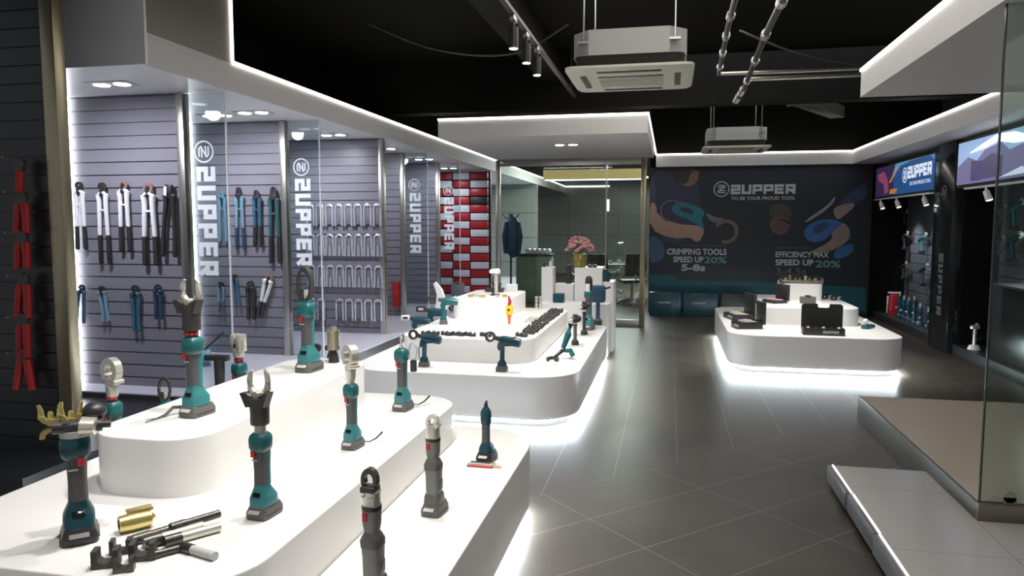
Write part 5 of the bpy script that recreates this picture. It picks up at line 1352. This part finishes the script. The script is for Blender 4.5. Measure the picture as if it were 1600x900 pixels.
rn = ['top row', 'second row', 'third row', 'bottom row']
proto = {}
for r, (z, h, sp) in enumerate(rows):
    for c in range(8):
        if r == 3 and c == 2: continue
        loc = (-4.265 + c * .1235 - (.010 if r == 3 else 0), yC, z)
        lab = 'steel U shaped jaw, %s of the third partition, %s from the right' % (rn[r], ORD[7 - c])
        key = sp
        if key not in proto: proto[key] = shackle(loc, lab, h, sp)
        else: dup(proto[key], loc, lab)
# red box and low items
t = thing('red_wall_box', 'upright red box low on the narrow partition beyond the shackle jaws', 'box', (-3.83, 9.96, .60))
B().box(-.045, .045, -.05, .02, -.22, .14, .006).obj('box_body', M_redcloth, t)
B().box(-.03, .03, -.052, -.05, -.05, .05).obj('front_label', M_red, t)
t = thing('blue_core_drill', 'pale blue roller tool with a long bar lying on the left plinth', 'roller tool', (-4.27, 6.02, .245), 0.5)
B().cyl((-.13, 0, .075), (.10, 0, .075), .070, n=22).obj('roller', mat('roller_blue', (.16, .42, .62), .35), t)
B().cyl((-.135, 0, .075), (.105, 0, .075), .03, n=14).obj('core', M_wht, t)
B().tube([(-.10, -.04, .12), (.05, .0, .15), (.22, .03, .30)], .010, 8).obj('long_bar', M_iron, t)
for i, (x, y) in enumerate(((-3.33, 6.50), (-3.20, 6.52))):
    t = thing('black_clamp', ['black hook clamp standing on the plinth edge, left of the pair', 'black hook clamp standing on the plinth edge, right of the pair'][i], 'clamp', (x, y, .245))
    B().prism([(-.03, 0), (.04, 0), (.03, .05), (.015, .07), (.05, .11), (.045, .15), (.0, .165), (-.045, .14), (-.04, .10), (.0, .10), (-.02, .05)], -.015, .015).obj('clamp_body', M_dark, t)
    B().cyl((.0, -.02, .12), (.0, .02, .12), .012, n=10).obj('clamp_pin', M_iron, t)

# red handled cutters in a chain on the charcoal partition
def red_cutter(loc, label, L, sp, single=False, roll=0.0):
    t = thing('red_handled_cutter', label, 'bolt cutter', loc)
    t.rotation_euler = (0, roll, 0)
    B().cyl((.03, -.14, -.01), (.03, .04, -.01), .004, n=6).obj('wall_hook', M_steel, t)
    B().prism([(-.03, -.035), (.0, .0), (.035, -.01), (.05, -.035), (.03, -.075), (-.02, -.08)], -.018, .006).obj('jaws', M_guard, t)
    for s_ in ((-1, 1) if not single else (0,)):
        B().tube([(s_ * .012, 0, -.05), (s_ * .024, 0, -.09), (s_ * sp, -.01, -L)], [.016, .025, .020], 12).obj('handle', M_redcloth, t)
    return t
yD = 3.58
for (x, z, L, sp, sg, rl, lab) in ((-3.655, 1.935, .20, .0, True, 0, 'single red handle hanging at the top of the charcoal partition'),
        (-3.655, 1.745, .24, .035, False, 0, 'red handled cutter, highest pair of handles on the charcoal partition'),
        (-3.665, 1.52, .22, .035, False, 0, 'red handled cutter, second pair of handles from the top'),
        (-3.67, 1.275, .26, .040, False, .04, 'red handled cutter, third pair of handles from the top'),
        (-3.69, 1.04, .26, .028, False, 0, 'red handled cutter, fourth pair of handles from the top'),
        (-3.70, .835, .25, .058, False, 0, 'red handled cutter with splayed handles at the bottom of the charcoal partition')):
    red_cutter((x, yD, z), lab, L, sp, sg, rl)

# tools on the far right bay
def wall_pistol(label, loc, A, s=1.0, roll=0.0):
    """small gun hung on the slats of a bay that faces the aisle (-X side)"""
    t = thing('hanging_tool', label, 'power tool', loc, PI / 2, None, s)
    B().tube([(-.10, 0, .06), (.0, 0, .03), (.09, 0, .0)], [.018, .026, .024], 14).obj('body', A, t)
    B().tube([(.02, 0, .01), (.0, 0, -.08), (-.01, 0, -.13)], [.016, .015, .017], 10).obj('handle', A, t)
    B().box(-.045, .03, -.025, .025, -.165, -.125, .006).obj('battery', M_dark, t)
    B().arc((-.13, .075), .032, .018, 0, 300, -.010, .010, 'XZ', 14).obj('jaw', M_chrome, t)
    B().cyl((0, -.03, .03), (0, -.08, .03), .006, n=6).obj('wall_hook', M_chrome, t)
    return t
for (y, z, A, s, lab) in ((13.0, 1.72, M_dark, .8, 'small dark tool with bright tip, top of the far bay'),
        (12.95, 1.34, M_dark, 1.1, 'dark tool with bright jaw, left of the middle row in the far bay'),
        (12.1, 1.32, M_teal_light, 1.2, 'light teal tool, right of the middle row in the far bay'),
        (12.95, .86, M_dark, 1.1, 'dark tool with bright jaw, left of the lower row in the far bay'),
        (12.0, .86, M_teal_deep, 1.3, 'long dark teal tool, right of the lower row in the far bay'),
        (9.1, 1.71, M_teal, 1.3, 'teal tool with bright head, upper one in the near bay'),
        (9.1, 1.35, M_teal_deep, 1.3, 'dark teal tool, lower one in the near bay'),
        (9.45, 1.70, M_dark, .8, 'small black tool beside the upper teal tool in the near bay'),
        (9.45, 1.35, M_dark, .8, 'small black tool beside the lower teal tool in the near bay')):
    wall_pistol(lab, (3.70, y, z), A, s)
t = thing('red_jack', 'red upright tool with white band on the base of the far bay', 'power tool', (3.52, 12.75, .12))
B().loft([(0, .07, .07), (.04, .075, .075), (.30, .065, .065), (.34, .05, .05)], 20, 4).obj('body', M_red, t)
B().box(-.08, .05, .06, .08, .02, .30, .006).obj('white_side', M_wht, t)
B().box(-.085, .085, -.03, .03, .34, .365, .006).obj('handle', M_wht, t)
for i, (y, h, m) in enumerate(((12.42, .34, M_teal_deep), (12.2, .30, M_teal_deep), (11.98, .30, M_navy), (11.72, .34, M_teal_deep), (11.45, .26, M_navy), (11.1, .24, M_teal_deep), (10.8, .28, M_dark))):
    t = thing('floor_standing_tool', '%s upright tool on the far bay base, %s after the red one' % ({M_teal_deep: 'dark teal', M_navy: 'navy', M_dark: 'black'}[m], ORD[i]), 'power tool', (3.52, y, .12), .3 * i)
    B().loft([(0, .05, .055), (.045, .05, .055), (.06, .03, .035), (h * .65, .028, .03), (h * .8, .045, .04), (h, .03, .03)], 18, 3.5).obj('body', m, t)
    B().cyl((0, 0, h), (0, 0, h + .06), .018, n=12).obj('spindle', M_chrome, t)
    B().ball((-.045, 0, h * .45), .016).obj('knob', M_wht, t)
t = thing('steel_stand_tool', 'bright steel tool standing on the base of the near bay', 'stand tool', (3.46, 9.35, .12), 0.4)
B().cyl((0, 0, 0), (0, 0, .05), .07, .05, 18).obj('foot', M_wht, t)
B().tube([(0, 0, .05), (0, 0, .24), (.03, 0, .30)], .018).obj('stem', M_chrome, t)
B().box(-.05, .05, -.02, .02, .24, .28, .006).obj('crosshead', M_chrome, t)
B().tube([(0, 0, .10), (.10, 0, .13)], .012).obj('side_arm', M_iron, t)
t = thing('dark_showcase', 'low black framed showcase against the near right bay', 'showcase', (3.62, 7.6, 0))
B().box(-.20, .15, -1.6, 1.25, .12, .90).obj('showcase_body', mat('showcase_glass', (.02, .022, .022), .15), t, False)
B().box(-.215, .16, -1.61, 1.26, .90, .93, .004).obj('showcase_top', M_dark, t)
for y in (-1.60, 1.24): B().box(-.215, -.195, y - .01, y + .01, .1, .90).obj('frame_post', M_iron, t)
